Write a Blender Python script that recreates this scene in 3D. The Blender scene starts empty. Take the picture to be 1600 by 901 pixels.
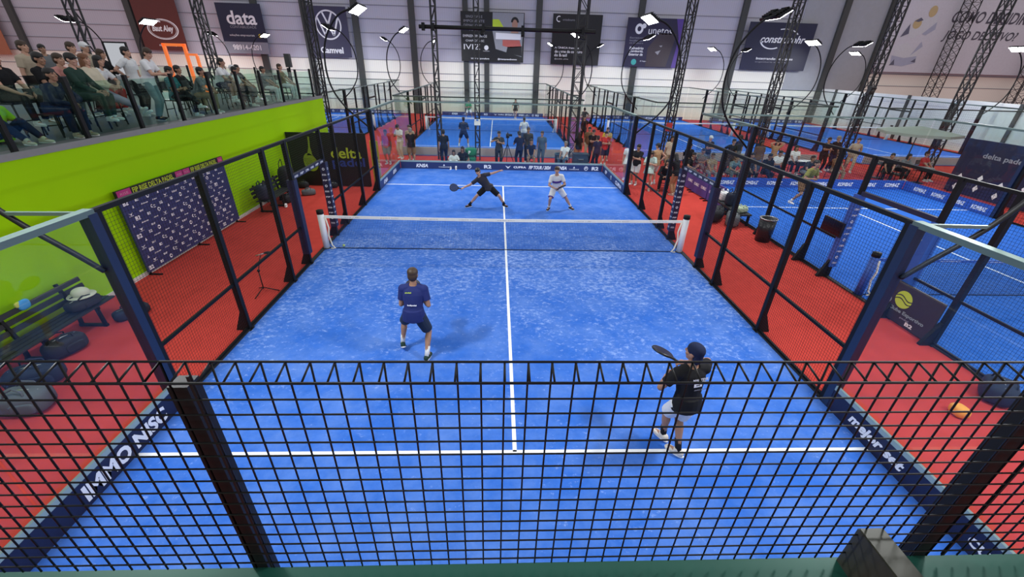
import bpy, bmesh, math, random
from math import sin, cos, pi, radians, sqrt
from mathutils import Vector, Matrix
random.seed(7)
S = bpy.context.scene
COL = S.collection
V = Vector

# ------------------------------------------------------------------ camera, world, exposure
cam_d = bpy.data.cameras.new('camera'); cam = bpy.data.objects.new('camera', cam_d); COL.objects.link(cam)
CAM = V((-0.2747, -10.8672, 4.6636)); YAW, PITCH, ROLL = 0.0442, 0.4962, 0.0286
_f = V((sin(YAW)*cos(PITCH), cos(YAW)*cos(PITCH), -sin(PITCH))); _r = V((cos(YAW), -sin(YAW), 0)); _u = _r.cross(_f)
_r2 = _r*cos(ROLL) + _u*sin(ROLL); _u2 = _u*cos(ROLL) - _r*sin(ROLL)
cam.matrix_world = Matrix(((_r2.x, _u2.x, -_f.x, CAM.x), (_r2.y, _u2.y, -_f.y, CAM.y), (_r2.z, _u2.z, -_f.z, CAM.z), (0, 0, 0, 1)))
cam_d.sensor_width = 36.0; cam_d.lens = 649.7/1600*36; cam_d.clip_start = 0.03; cam_d.clip_end = 300
S.camera = cam
W = bpy.data.worlds.new('hall_ambience'); S.world = W; W.use_nodes = True
W.node_tree.nodes['Background'].inputs[0].default_value = (0.92, 0.95, 1.0, 1)
W.node_tree.nodes['Background'].inputs[1].default_value = 0.62
S.view_settings.view_transform = 'Standard'; S.view_settings.look = 'None'
S.view_settings.exposure = 0.0; S.view_settings.gamma = 1.0; S.view_settings.use_curve_mapping = False
S.cycles.transparent_max_bounces = 40
S.cycles.max_bounces = 8
LAMP_W = 255.0

# ------------------------------------------------------------------ materials
_mats = {}
def mat(name, color=(.5, .5, .5), rough=.6, metal=0., var=.08, scale=6., emit=None, spec=.5):
    if name in _mats: return _mats[name]
    m = bpy.data.materials.new(name); m.use_nodes = True; nt = m.node_tree; b = nt.nodes['Principled BSDF']
    b.inputs['Roughness'].default_value = rough; b.inputs['Metallic'].default_value = metal
    b.inputs['Specular IOR Level'].default_value = spec
    c = (*color, 1)
    if var > 0:
        tc = nt.nodes.new('ShaderNodeTexCoord'); n = nt.nodes.new('ShaderNodeTexNoise'); n.inputs['Scale'].default_value = scale
        n.inputs['Detail'].default_value = 4
        nt.links.new(tc.outputs['Object'], n.inputs['Vector'])
        mx = nt.nodes.new('ShaderNodeMix'); mx.data_type = 'RGBA'
        mx.inputs[6].default_value = tuple(max(0, k*(1-var)) for k in color)+(1,)
        mx.inputs[7].default_value = tuple(min(1, k*(1+var)) for k in color)+(1,)
        nt.links.new(n.outputs['Fac'], mx.inputs[0]); nt.links.new(mx.outputs[2], b.inputs['Base Color'])
    else: b.inputs['Base Color'].default_value = c
    if emit: b.inputs['Emission Color'].default_value = (*emit[0], 1); b.inputs['Emission Strength'].default_value = emit[1]
    _mats[name] = m; return m

def glass_mat(name, tint, refl_rough=.01, ior=1.45):
    m = bpy.data.materials.new(name); m.use_nodes = True; nt = m.node_tree; nt.nodes.clear()
    o = nt.nodes.new('ShaderNodeOutputMaterial'); mx = nt.nodes.new('ShaderNodeMixShader')
    t = nt.nodes.new('ShaderNodeBsdfTransparent'); g = nt.nodes.new('ShaderNodeBsdfGlossy'); lw = nt.nodes.new('ShaderNodeLayerWeight'); lw.inputs[0].default_value = .5
    pw = nt.nodes.new('ShaderNodeMath'); pw.operation = 'POWER'; pw.inputs[1].default_value = 5; nt.links.new(lw.outputs['Facing'], pw.inputs[0])
    fr = nt.nodes.new('ShaderNodeMapRange'); fr.inputs[3].default_value = .03; fr.inputs[4].default_value = .8; nt.links.new(pw.outputs[0], fr.inputs[0])
    t.inputs[0].default_value = (*tint, 1); g.inputs['Roughness'].default_value = refl_rough;
    nt.links.new(fr.outputs[0], mx.inputs[0]); nt.links.new(t.outputs[0], mx.inputs[1]); nt.links.new(g.outputs[0], mx.inputs[2])
    nt.links.new(mx.outputs[0], o.inputs[0]); return m
GLASS = glass_mat('court_glass', (.94, .97, .955))
RAILGLASS = glass_mat('railing_glass', (.78, .90, .85))

def turf_mat(name, base, sandy, sand_amt):
    m = bpy.data.materials.new(name); m.use_nodes = True; nt = m.node_tree; b = nt.nodes['Principled BSDF']
    b.inputs['Roughness'].default_value = .85; b.inputs['Specular IOR Level'].default_value = .15
    N = nt.nodes.new; L = nt.links.new
    tc = N('ShaderNodeTexCoord')
    big = N('ShaderNodeTexNoise'); big.inputs['Scale'].default_value = .55; big.inputs['Detail'].default_value = 3
    mid = N('ShaderNodeTexNoise'); mid.inputs['Scale'].default_value = 5; mid.inputs['Detail'].default_value = 8; mid.inputs['Roughness'].default_value = .72
    mp = N('ShaderNodeMapping'); mp.inputs['Scale'].default_value = (1.0, 1.25, 1)
    fine = N('ShaderNodeTexNoise'); fine.inputs['Scale'].default_value = 8; fine.inputs['Detail'].default_value = 9; fine.inputs['Roughness'].default_value = .78
    for n in (big, mid): L(tc.outputs['Object'], n.inputs['Vector'])
    L(tc.outputs['Object'], mp.inputs[0]); L(mp.outputs[0], fine.inputs['Vector'])
    # more sand lies round the net than near the back walls
    sep = N('ShaderNodeSeparateXYZ'); L(tc.outputs['Object'], sep.inputs[0])
    yy = N('ShaderNodeMath'); yy.operation = 'SUBTRACT'; L(sep.outputs['Y'], yy.inputs[0]); yy.inputs[1].default_value = -1.2
    ab = N('ShaderNodeMath'); ab.operation = 'ABSOLUTE'; L(yy.outputs[0], ab.inputs[0])
    mr = N('ShaderNodeMapRange'); L(ab.outputs[0], mr.inputs[0]); mr.inputs[1].default_value = 1.0; mr.inputs[2].default_value = 5.5; mr.inputs[3].default_value = .085; mr.inputs[4].default_value = -.03
    s1 = N('ShaderNodeMath'); s1.operation = 'ADD'; L(fine.outputs['Fac'], s1.inputs[0]); L(mr.outputs[0], s1.inputs[1])
    b1 = N('ShaderNodeMath'); b1.operation = 'MULTIPLY_ADD'; L(big.outputs['Fac'], b1.inputs[0]); b1.inputs[1].default_value = .26; L(s1.outputs[0], b1.inputs[2])
    r2 = N('ShaderNodeMapRange'); L(b1.outputs[0], r2.inputs[0]); r2.inputs[1].default_value = .70; r2.inputs[2].default_value = .95; r2.inputs[3].default_value = 0; r2.inputs[4].default_value = sand_amt
    c1 = N('ShaderNodeMix'); c1.data_type = 'RGBA'; L(mid.outputs['Fac'], c1.inputs[0])
    c1.inputs[6].default_value = tuple(k*.78 for k in base)+(1,); c1.inputs[7].default_value = tuple(min(1, k*1.22) for k in base)+(1,)
    cl = N('ShaderNodeTexNoise'); cl.inputs['Scale'].default_value = 1.3; cl.inputs['Detail'].default_value = 10; cl.inputs['Roughness'].default_value = .68; L(tc.outputs['Object'], cl.inputs['Vector'])
    clr = N('ShaderNodeMapRange'); L(cl.outputs['Fac'], clr.inputs[0]); clr.inputs[1].default_value = .40; clr.inputs[2].default_value = .72; clr.inputs[4].default_value = sand_amt*.33
    c0 = N('ShaderNodeMix'); c0.data_type = 'RGBA'; L(clr.outputs[0], c0.inputs[0]); L(c1.outputs[2], c0.inputs[6]); c0.inputs[7].default_value = (sandy[0]*.62, sandy[1]*.72, sandy[2]*.85, 1); c1 = c0
    c2 = N('ShaderNodeMix'); c2.data_type = 'RGBA'; L(r2.outputs[0], c2.inputs[0]); L(c1.outputs[2], c2.inputs[6]); c2.inputs[7].default_value = (*sandy, 1)
    L(c2.outputs[2], b.inputs['Base Color'])
    bp = N('ShaderNodeBump'); bp.inputs['Strength'].default_value = .25; bp.inputs['Distance'].default_value = .01; L(fine.outputs['Fac'], bp.inputs['Height']); L(bp.outputs[0], b.inputs['Normal'])
    return m
TURF = turf_mat('blue_turf', (.030, .132, .53), (.50, .65, .95), .8)
TURF2 = turf_mat('blue_turf_plain', (.018, .125, .54), (.3, .45, .8), .25)
RED = mat('red_carpet', (.49, .050, .038), .95, var=.14, scale=3, spec=.1)
LIME = mat('lime_paint', (.30, .60, .0), .7, var=.03, scale=.5, spec=.12)
WHITE = mat('white_paint', (.85, .85, .85), .5)
LINEW = mat('court_line_white', (.86, .88, .9), .8, var=.05, scale=20)
BLACK = mat('black_steel', (.008, .008, .009), .5, .0, spec=.22)
NAVYST = mat('navy_steel', (.018, .030, .070), .35, .15)
RAILST = mat('grey_green_steel', (.13, .19, .17), .38, .3)
GREENRAIL = mat('dark_green_rail', (.012, .085, .060), .32, .2)
OLIVE = mat('olive_black_steel', (.030, .030, .022), .55, .1)
NAVY = mat('navy_print', (.022, .036, .13), .5, var=.04)
NAVYD = mat('dark_navy_print', (.010, .012, .045), .5, var=.04)
BLUEPR = mat('blue_print', (.03, .10, .42), .5, var=.04)
GREYCAP = mat('grey_cap', (.27, .37, .38), .5)
LETTER = mat('white_letter', (.85, .85, .88), .6, var=.02)
GREYLET = mat('grey_letter', (.30, .30, .34), .6, var=.02)
LETLIME = mat('lime_letter', (.55, .72, .04), .6, var=.02)
LETBLUE = mat('blue_letter', (.03, .07, .35), .6, var=.02)
LETDARK = mat('dark_letter', (.07, .06, .09), .6, var=.02)
BLACKPR = mat('black_print', (.007, .007, .010), .5, var=.04)
MAGENTA = mat('magenta_print', (.50, .04, .20), .5)
CONC = mat('mezzanine_floor_grey', (.10, .11, .115), .6, var=.15, scale=1.5)
SLABED = mat('slab_edge', (.20, .21, .21), .7)
CHROME = mat('brushed_steel', (.45, .45, .45), .35, .8)
PLASTIC = mat('black_plastic', (.012, .012, .014), .35)
FABBLK = mat('black_bag_fabric', (.014, .014, .018), .8)
YELLOW = mat('yellow_print', (.60, .48, .03), .5)
ORANGE = mat('orange_paint', (.85, .16, .03), .5, emit=((1, .22, .04), .5))
LENS = mat('floodlight_lens', (1, 1, 1), .5, var=0, emit=((.97, .98, 1), 28.0))
DARKST = mat('truss_steel', (.020, .020, .022), .5, .2)
COLST = mat('column_steel', (.050, .052, .050), .6)

# ------------------------------------------------------------------ mesh builder
def frame_of(d):
    d = d.normalized(); a = V((0, 0, 1)) if abs(d.z) < .95 else V((0, 1, 0))
    r = d.cross(a).normalized(); return r, r.cross(d).normalized()
_tc = {}
def text_geo(s, bold):
    k = (s, bold)
    if k in _tc: return _tc[k]
    c = bpy.data.curves.new('t', 'FONT'); c.body = s; c.offset = bold; c.resolution_u = 3
    o = bpy.data.objects.new('t', c); COL.objects.link(o)
    bpy.context.view_layer.update()
    dg = bpy.context.evaluated_depsgraph_get(); m = bpy.data.meshes.new_from_object(o.evaluated_get(dg))
    vs = [(v.co.x, v.co.y) for v in m.vertices]; fs = [tuple(p.vertices) for p in m.polygons]
    bpy.data.objects.remove(o); bpy.data.curves.remove(c); bpy.data.meshes.remove(m)
    x0 = min(v[0] for v in vs); x1 = max(v[0] for v in vs); y0 = min(v[1] for v in vs); y1 = max(v[1] for v in vs)
    _tc[k] = (vs, fs, x0, x1, y0, y1); return _tc[k]

class MB:
    def __init__(s): s.v = []; s.f = []; s.mi = []; s.cur = 0; s.sm = []; s.smooth = False
    def _add(s, vs, fs):
        n = len(s.v); s.v += [tuple(v) for v in vs]
        for f in fs: s.f.append(tuple(i+n for i in f)); s.mi.append(s.cur); s.sm.append(s.smooth)
    def box(s, c, size, rot=None):
        c = V(c); h = V(size)/2; vs = []
        for z in (-1, 1):
            for x, y in ((-1, -1), (1, -1), (1, 1), (-1, 1)):
                p = V((x*h.x, y*h.y, z*h.z)); vs.append(c+(rot @ p if rot else p))
        s._add(vs, [(3, 2, 1, 0), (4, 5, 6, 7), (0, 1, 5, 4), (1, 2, 6, 5), (2, 3, 7, 6), (3, 0, 4, 7)]); return s
    def bx(s, x0, x1, y0, y1, z0, z1): return s.box(((x0+x1)/2, (y0+y1)/2, (z0+z1)/2), (abs(x1-x0), abs(y1-y0), abs(z1-z0)))
    def bar(s, p0, p1, w, h=None, up=None):
        p0 = V(p0); p1 = V(p1); d = p1-p0; h = h or w
        if up is not None:
            r = d.cross(V(up)).normalized(); u = r.cross(d).normalized()
        else: r, u = frame_of(d)
        vs = []
        for p in (p0, p1):
            for a, b in ((-1, -1), (1, -1), (1, 1), (-1, 1)): vs.append(p+r*a*w/2+u*b*h/2)
        s._add(vs, [(3, 2, 1, 0), (4, 5, 6, 7), (0, 1, 5, 4), (1, 2, 6, 5), (2, 3, 7, 6), (3, 0, 4, 7)]); return s
    def loft(s, rings, cap=True):
        k = len(rings[0]); vs = [p for r in rings for p in r]; fs = []
        for i in range(len(rings)-1):
            for j in range(k): fs.append((i*k+j, i*k+(j+1) % k, (i+1)*k+(j+1) % k, (i+1)*k+j))
        if cap: fs.append(tuple(range(k-1, -1, -1))); fs.append(tuple((len(rings)-1)*k+j for j in range(k)))
        s._add(vs, fs); return s
    def tube(s, pts, rad, n=8):
        pts = [V(p) for p in pts]; rad = rad if isinstance(rad, (list, tuple)) else [rad]*len(pts); rings = []; r = None
        for i, p in enumerate(pts):
            d = (pts[min(i+1, len(pts)-1)]-pts[max(i-1, 0)]).normalized()
            if r is None: r, _ = frame_of(d)
            r = (r-d*r.dot(d)).normalized(); u = d.cross(r)
            rings.append([p+(r*cos(2*pi*j/n)+u*sin(2*pi*j/n))*rad[i] for j in range(n)])
        o = s.smooth; s.smooth = True; s.loft(rings); s.smooth = o; return s
    def cyl(s, p0, p1, r, n=16, r1=None): return s.tube([p0, p1], [r, r if r1 is None else r1], n)
    def sup(s, c, a, e=1., rot=None, nu=16, nv=10):
        c = V(c); vs = []; fs = []
        pw = lambda t: (1 if t >= 0 else -1)*abs(t)**e
        for i in range(nv+1):
            ph = -pi/2+pi*i/nv
            for j in range(nu):
                th = 2*pi*j/nu; p = V((a[0]*pw(cos(ph))*pw(cos(th)), a[1]*pw(cos(ph))*pw(sin(th)), a[2]*pw(sin(ph))))
                vs.append(c+(rot @ p if rot else p))
        for i in range(nv):
            for j in range(nu): fs.append((i*nu+j, i*nu+(j+1) % nu, (i+1)*nu+(j+1) % nu, (i+1)*nu+j))
        o = s.smooth; s.smooth = True; s._add(vs, fs); s.smooth = o; return s
    def prism(s, pts, o, r, u, depth):          # outline in (r,u), extruded along r x u
        o = V(o); r = V(r); u = V(u); n = r.cross(u).normalized(); k = len(pts)
        a = [o+r*x+u*y for x, y in pts]; b = [p+n*depth for p in a]
        s._add(a+b, [tuple(range(k-1, -1, -1)), tuple(range(k, 2*k))]+[(j, (j+1) % k, k+(j+1) % k, k+j) for j in range(k)]); return s
    def poly(s, pts, o, r, u):
        o = V(o); r = V(r); u = V(u); s._add([o+r*x+u*y for x, y in pts], [tuple(range(len(pts)))]); return s
    def ring(s, o, r, u, r0, r1, a0=0, a1=360, n=28, sx=1., sy=1.):
        o = V(o); r = V(r); u = V(u); vs = []; fs = []
        for i in range(n+1):
            a = radians(a0+(a1-a0)*i/n)
            for q in (r0, r1): vs.append(o+r*cos(a)*q*sx+u*sin(a)*q*sy)
        for i in range(n): fs.append((2*i, 2*i+1, 2*i+3, 2*i+2))
        s._add(vs, fs); return s
    def disc(s, o, r, u, q, n=20, sx=1., sy=1.):
        return s.poly([(cos(2*pi*i/n)*q*sx, sin(2*pi*i/n)*q*sy) for i in range(n)], o, r, u)
    def text(s, t, o, r, u, w=None, h=None, shear=0., bold=0.):
        vs, fs, x0, x1, y0, y1 = text_geo(t, bold); o = V(o); r = V(r); u = V(u)
        W_ = (x1-x0)+shear*(y1-y0)
        if h is None: ky = kx = w/W_
        elif w is None: ky = kx = h/(y1-y0)
        else: kx = w/W_; ky = h/(y1-y0)
        cx = (x0+x1+shear*(y1-y0))/2
        s._add([o+r*((x+shear*(y-y0)-cx)*kx)+u*((y-(y0+y1)/2)*ky) for x, y in vs], fs); return s
    def build(s, name, mats, parent=None, local=False):
        m = bpy.data.meshes.new(name); m.from_pydata(s.v, [], s.f)
        mats = mats if isinstance(mats, (list, tuple)) else [mats]
        for q in mats: m.materials.append(q)
        m.polygons.foreach_set('material_index', s.mi); m.polygons.foreach_set('use_smooth', s.sm); m.update()
        return link(name, m, parent, local)
def link(name, m, parent=None, local=False):
    o = bpy.data.objects.new(name, m); COL.objects.link(o)
    if parent is not None:
        o.parent = parent
        if not local:
            w = parent_world(parent); o.matrix_basis = w.inverted()
    return o
def parent_world(p):
    w = p.matrix_basis.copy(); q = p.parent
    while q: w = q.matrix_basis @ w; q = q.parent
    return w
def tag(o, label, cat, group=None):
    o['label'] = label; o['category'] = cat
    if group: o['group'] = group
    return o
def thing(name, label, cat, loc=(0, 0, 0), rz=0., group=None):
    o = bpy.data.objects.new(name, None); COL.objects.link(o); o.empty_display_size = .2
    o.location = loc; o.rotation_euler = (0, 0, rz); o.matrix_basis = Matrix.Translation(V(loc)) @ Matrix.Rotation(rz, 4, 'Z')
    return tag(o, label, cat, group)
def struct(o): o['kind'] = 'structure'; return o
def copy_tree(o, loc, rz, label, group=None):
    r = o.copy(); COL.objects.link(r); r.matrix_basis = Matrix.Translation(V(loc)) @ Matrix.Rotation(rz, 4, 'Z')
    r['label'] = label
    if group: r['group'] = group
    for ch in list(o.children):
        c = ch.copy(); COL.objects.link(c); c.parent = r
        for g in ch.children:
            d = g.copy(); COL.objects.link(d); d.parent = c
    return r
X, Y, Z = V((1, 0, 0)), V((0, 1, 0)), V((0, 0, 1))

# ------------------------------------------------------------------ the hall shell
WY = 34.5
struct(MB().bx(-85, 80, -16, WY+.3, -.2, 0).build('floor', RED))
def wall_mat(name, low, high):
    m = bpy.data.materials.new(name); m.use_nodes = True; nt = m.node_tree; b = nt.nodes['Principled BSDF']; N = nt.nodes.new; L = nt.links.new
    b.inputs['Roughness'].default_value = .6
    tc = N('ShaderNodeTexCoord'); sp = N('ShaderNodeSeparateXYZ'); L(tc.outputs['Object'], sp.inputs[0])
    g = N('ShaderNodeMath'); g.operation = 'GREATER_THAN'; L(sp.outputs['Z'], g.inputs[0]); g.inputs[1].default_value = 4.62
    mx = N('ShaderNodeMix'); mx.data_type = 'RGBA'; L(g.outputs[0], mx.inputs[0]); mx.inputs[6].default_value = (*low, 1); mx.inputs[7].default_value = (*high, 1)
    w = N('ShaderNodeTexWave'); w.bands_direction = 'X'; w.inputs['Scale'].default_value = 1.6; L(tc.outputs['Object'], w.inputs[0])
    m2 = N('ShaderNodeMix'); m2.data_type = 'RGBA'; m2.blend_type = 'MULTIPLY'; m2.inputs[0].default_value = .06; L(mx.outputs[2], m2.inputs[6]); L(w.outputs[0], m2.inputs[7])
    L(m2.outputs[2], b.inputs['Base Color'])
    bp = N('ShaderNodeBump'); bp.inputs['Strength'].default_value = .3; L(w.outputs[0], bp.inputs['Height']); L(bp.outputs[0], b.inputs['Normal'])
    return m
WALLM = wall_mat('hall_wall_panels_lit_low', (.95, .92, .82), (.53, .52, .60))  # paler, warmer lower part: the floodlights' light on the wall painted into the colour
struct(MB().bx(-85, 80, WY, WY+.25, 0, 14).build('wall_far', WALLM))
struct(MB().bx(28.2, 36.1, WY-.06, WY, 3.0, 14).build('wall_cladding', mat('grey_cladding', (.36, .37, .40), .5, scale=3)))
struct(MB().bx(32.1, 32.3, 9, WY-.5, 0, 3.2).build('wall_right', mat('white_partition', (.72, .74, .72), .6)))
for y in (12, 16, 20, 24, 28, 32): struct(MB().bx(31.98, 32.1, y-.1, y+.1, 0, 3.25).build('column', COLST))
jm = MB()
for z in (1.2, 2.4, 3.6, 4.64, 5.7, 6.8, 7.9, 8.95, 10.4): jm.bx(-62, 66, WY-.035, WY, z-.025, z+.025)
struct(jm.build('trim_1', mat('wall_joint', (.22, .22, .26), .6)))
for x, w in ((-43.2, .8), (-33, .8), (-22, .8), (-17.7, .8), (-13.2, .8), (-8.1, .8), (-3.25, .7), (-1.3, .7), (3.5, .8), (12.9, .8), (22.5, .8), (32, .8), (36.2, .35)):
    struct(MB().bx(x-w*.34, x+w*.34, WY-.3, WY-.04, 0, 14).build('column', COLST))
def lattice(x0, y0, s, label, top=14., gw=.06, name='lattice_column'):
    t = thing(name, label, 'steel column', (x0, y0, 0)); t['kind'] = 'structure'
    for a in (-1, 1):
        for b in (-1, 1): MB().bx(x0+a*s-gw/2, x0+a*s+gw/2, y0+b*s-gw/2, y0+b*s+gw/2, 0, top).build('chord', DARKST, t)
    m = MB(); z = .3; k = 1
    while z < top-.6:
        for a in (-1, 1):
            m.bar((x0-s*k, y0+a*s, z), (x0+s*k, y0+a*s, z+.6), .03); m.bar((x0+a*s, y0-s*k, z), (x0+a*s, y0+s*k, z+.6), .03)
            m.bar((x0-s, y0+a*s, z), (x0+s, y0+a*s, z), .03)
        z += .6; k = -k
    m.build('bracing', DARKST, t); return t
lattice(42.6, WY-1.3, .42, 'wide lattice column on the far wall under the large white advert'); lattice(51.5, WY-1.3, .42, 'wide lattice column on the far wall at the right edge of the photo')
for x, y, lb in ((-19.6, 12.4, 'leftmost dark lattice column behind the mezzanine crowd'), (-14.0, 12.4, 'dark lattice column behind the mezzanine between the brown and the data banner'),
        (-9.05, 12.4, 'dark lattice column at the far end of the lime green wall'), (8.87, 12.4, 'dark lattice column right of the large round-lamp banner'),
        (13.95, 12.4, 'dark lattice column in front of the construction banner'), (18.95, 12.4, 'dark lattice column left of the large white advert'), (24.1, 12.4, 'rightmost dark lattice column before the large white advert')):
    lattice(x, y, .17, lb)
# goal-like truss frame between the two centre courts
for x, lb in ((-3.3, 'slim twin-pipe tower at the left end of the black cross beam'), (-1.3, 'slim twin-pipe tower in the middle of the black cross beam'), (3.75, 'slim twin-pipe tower at the right end of the black cross beam')):
    lattice(x, 12.4, .11 if x < 3 else .22, lb, gw=.07 if x > 0 else .06)
cb = thing('cross_beam', 'black pipe beam spanning three slim towers above the centre court', 'beam', (.2, 12.1, 6.06))
MB().tube([(-3.95, 12.1, 6.06), (4.35, 12.1, 6.06)], .085, 12).build('pipe', BLACK, cb)
for x in (-3.75, -3.3, -.95, .9, 3.75):
    MB().box((x, 12.1, 6.06), (.14, .2, .32)).box((x, 12.14, 6.06), (.22, .1, .16)).build('clamp', BLACK, cb)
for x in (-1.0, .9): MB().box((x, 12.0, 5.86), (.16, .22, .2)).cyl((x, 11.9, 5.86), (x, 11.78, 5.82), .06, 12).build('spotlight_can', BLACK, cb)

# ------------------------------------------------------------------ mezzanine on the left
struct(MB().bx(-30, -8.62, -16, 11.15, 2.8, 3.06).build('floor_mezzanine', CONC))
struct(MB().bx(-8.9, -8.6, -16, 11.15, .09, 2.84).bx(-8.9, -8.6, -16, 11.15, 2.84, 2.98).build('wall_left', LIME))
struct(MB().bx(-8.64, -8.58, -16, 11.15, 2.98, 3.09).build('trim_2', SLABED))
struct(MB().bx(-8.6, -8.57, -16, 11.15, 0, .09).build('baseboard_left', mat('pale_skirting', (.62, .6, .58), .6)))
struct(MB().bx(-30, -8.9, 11.0, 11.15, 0, 2.8).build('wall_end', mat('mezzanine_end_wall', (.4, .4, .4), .7)))
rt = thing('glass_railing', 'glass railing with black posts along the edge of the spectator mezzanine', 'railing', (-8.72, 3, 3.06))
ys = [-6.05+1.5*i for i in range(12)]
for y in ys: MB().bx(-8.755, -8.685, y-.04, y+.04, 3.06, 4.21).build('post', BLACK, rt)
for a, b in zip(ys[:-1], ys[1:]): MB().bx(-8.726, -8.714, a+.05, b-.05, 3.12, 4.12).build('pane', RAILGLASS, rt)
for i in range(7):
    x = -9.9-1.5*i; MB().bx(x-.03, x+.03, 10.99, 11.06, 3.06, 4.21).build('post', BLACK, rt)
    if i: MB().bx(x+.05, x+1.45, 11.02, 11.032, 3.12, 4.12).build('pane', RAILGLASS, rt)

# ------------------------------------------------------------------ court parts
def wire_panel(axis, fixed, a0, a1, z0, z1, pitch, th, skip_edge=True):
    """welded wire mesh in the plane axis = fixed"""
    m = MB(); n = max(1, round((a1-a0)/pitch)); k = max(1, round((z1-z0)/pitch))
    P = (lambda a, z: (fixed, a, z)) if axis == 'x' else (lambda a, z: (a, fixed, z))
    def thin(p0, p1):
        p0 = V(p0); p1 = V(p1); d = p1-p0; r, u = frame_of(d); vs = []
        for p in (p0, p1):
            for j in range(3): vs.append(p+(r*cos(2*pi*j/3)+u*sin(2*pi*j/3))*th*.6)
        m._add(vs, [(0, 1, 4, 3), (1, 2, 5, 4), (2, 0, 3, 5)])
    for i in range(n+1): a = a0+(a1-a0)*i/n; thin(P(a, z0), P(a, z1))
    for i in range(k+1): z = z0+(z1-z0)*i/k; thin(P(a0, z), P(a1, z))
    return m
def floodlight(cx, cy, sx, y, label, lit=True, watt=1.0, ground=False):
    X_ = lambda o: cx+sx*(5.0+o)
    t = thing('floodlight', label, 'floodlight', (X_(.12), y, 0 if ground else 2.3), 0, 'court floodlights on bowed poles')
    y0 = cy+(6.14 if y > cy else -6.14)
    pts = [(.06, 2.3), (.3, 2.52), (.86, 3.02), (1.26, 3.6), (1.40, 4.25), (1.34, 4.95), (1.1, 5.5), (.7, 5.95), (.3, 6.13)]
    if ground: pts = [(.06, 0)]+pts
    P = []
    for i in range(len(pts)-1):
        for k in range(4):
            u = k/4; p0 = pts[max(i-1, 0)]; p1 = pts[i]; p2 = pts[i+1]; p3 = pts[min(i+2, len(pts)-1)]
            q = [.5*((2*p1[j])+(-p0[j]+p2[j])*u+(2*p0[j]-5*p1[j]+4*p2[j]-p3[j])*u*u+(-p0[j]+3*p1[j]-3*p2[j]+p3[j])*u**3) for j in (0, 1)]; P.append(q)
    P.append(pts[-1])
    MB().tube([(X_(a), y0, b) for a, b in P], .032, 8).build('pole', BLACK, t)
    MB().bar((X_(.03), y0, 3.03), (X_(.88), y0, 3.02), .04).build('stay', RAILST, t)
    n = V((-sx*.55, 0, -.83)).normalized(); r = V((0, 1, 0)); u = r.cross(n)
    R = Matrix((r, u, n)).transposed()
    c = V((X_(.12), y, 6.16))
    MB().bar((X_(.3), y0, 6.13), (X_(.06), y, 6.2), .05).bar(c+r*-.42+n*-.07, c+r*.42+n*-.07, .05).build('bracket', BLACK, t)
    for k in (-1, 1):
        h = MB().box(c+r*.28*k-n*.02, (.50, .42, .08), R)
        for q in range(5): h.box(c+r*.28*k-n*.085+u*(-.14+.07*q), (.4, .014, .06), R)
        hd = h.build('lamp_head', BLACK, t)
        MB().box(c+r*.28*k+n*.028, (.47, .39, .012), R).build('lens', LENS if lit else GREYCAP, hd)
    if lit:
        ld = bpy.data.lights.new('floodlight_light', 'AREA'); ld.shape = 'RECTANGLE'; ld.size = .9; ld.size_y = .34; ld.energy = LAMP_W*watt; ld.color = (.96, .98, 1.0); ld.spread = radians(165)
        lo = bpy.data.objects.new('light', ld); COL.objects.link(lo); lo.parent = t
        zz = -n; xx = r; yy = zz.cross(xx); mw = Matrix(((xx.x, yy.x, zz.x, 0), (xx.y, yy.y, zz.y, 0), (xx.z, yy.z, zz.z, 0), (0, 0, 0, 1)))
        lo.matrix_basis = parent_world(t).inverted() @ Matrix.Translation(c+n*.06) @ mw
    return t
def flared_post(m, x, y, z0, z1, w=.09):
    m.bx(x-w/2, x+w/2, y-w/2, y+w/2, z0, z1)
    m.prism([(-.02, 0), (.24, 0), (.24, .03), (.045, .5), (-.02, .5)], (x-.03*(1 if x > 0 else -1), y+.035, z0), (1 if m.side > 0 else -1, 0, 0), (0, 0, 1), .07*(1 if m.side > 0 else -1))
    m.bx(x-w*.9, x+w*.9, y-w*.9, y+w*.9, z0, z0+.014); return m
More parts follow.
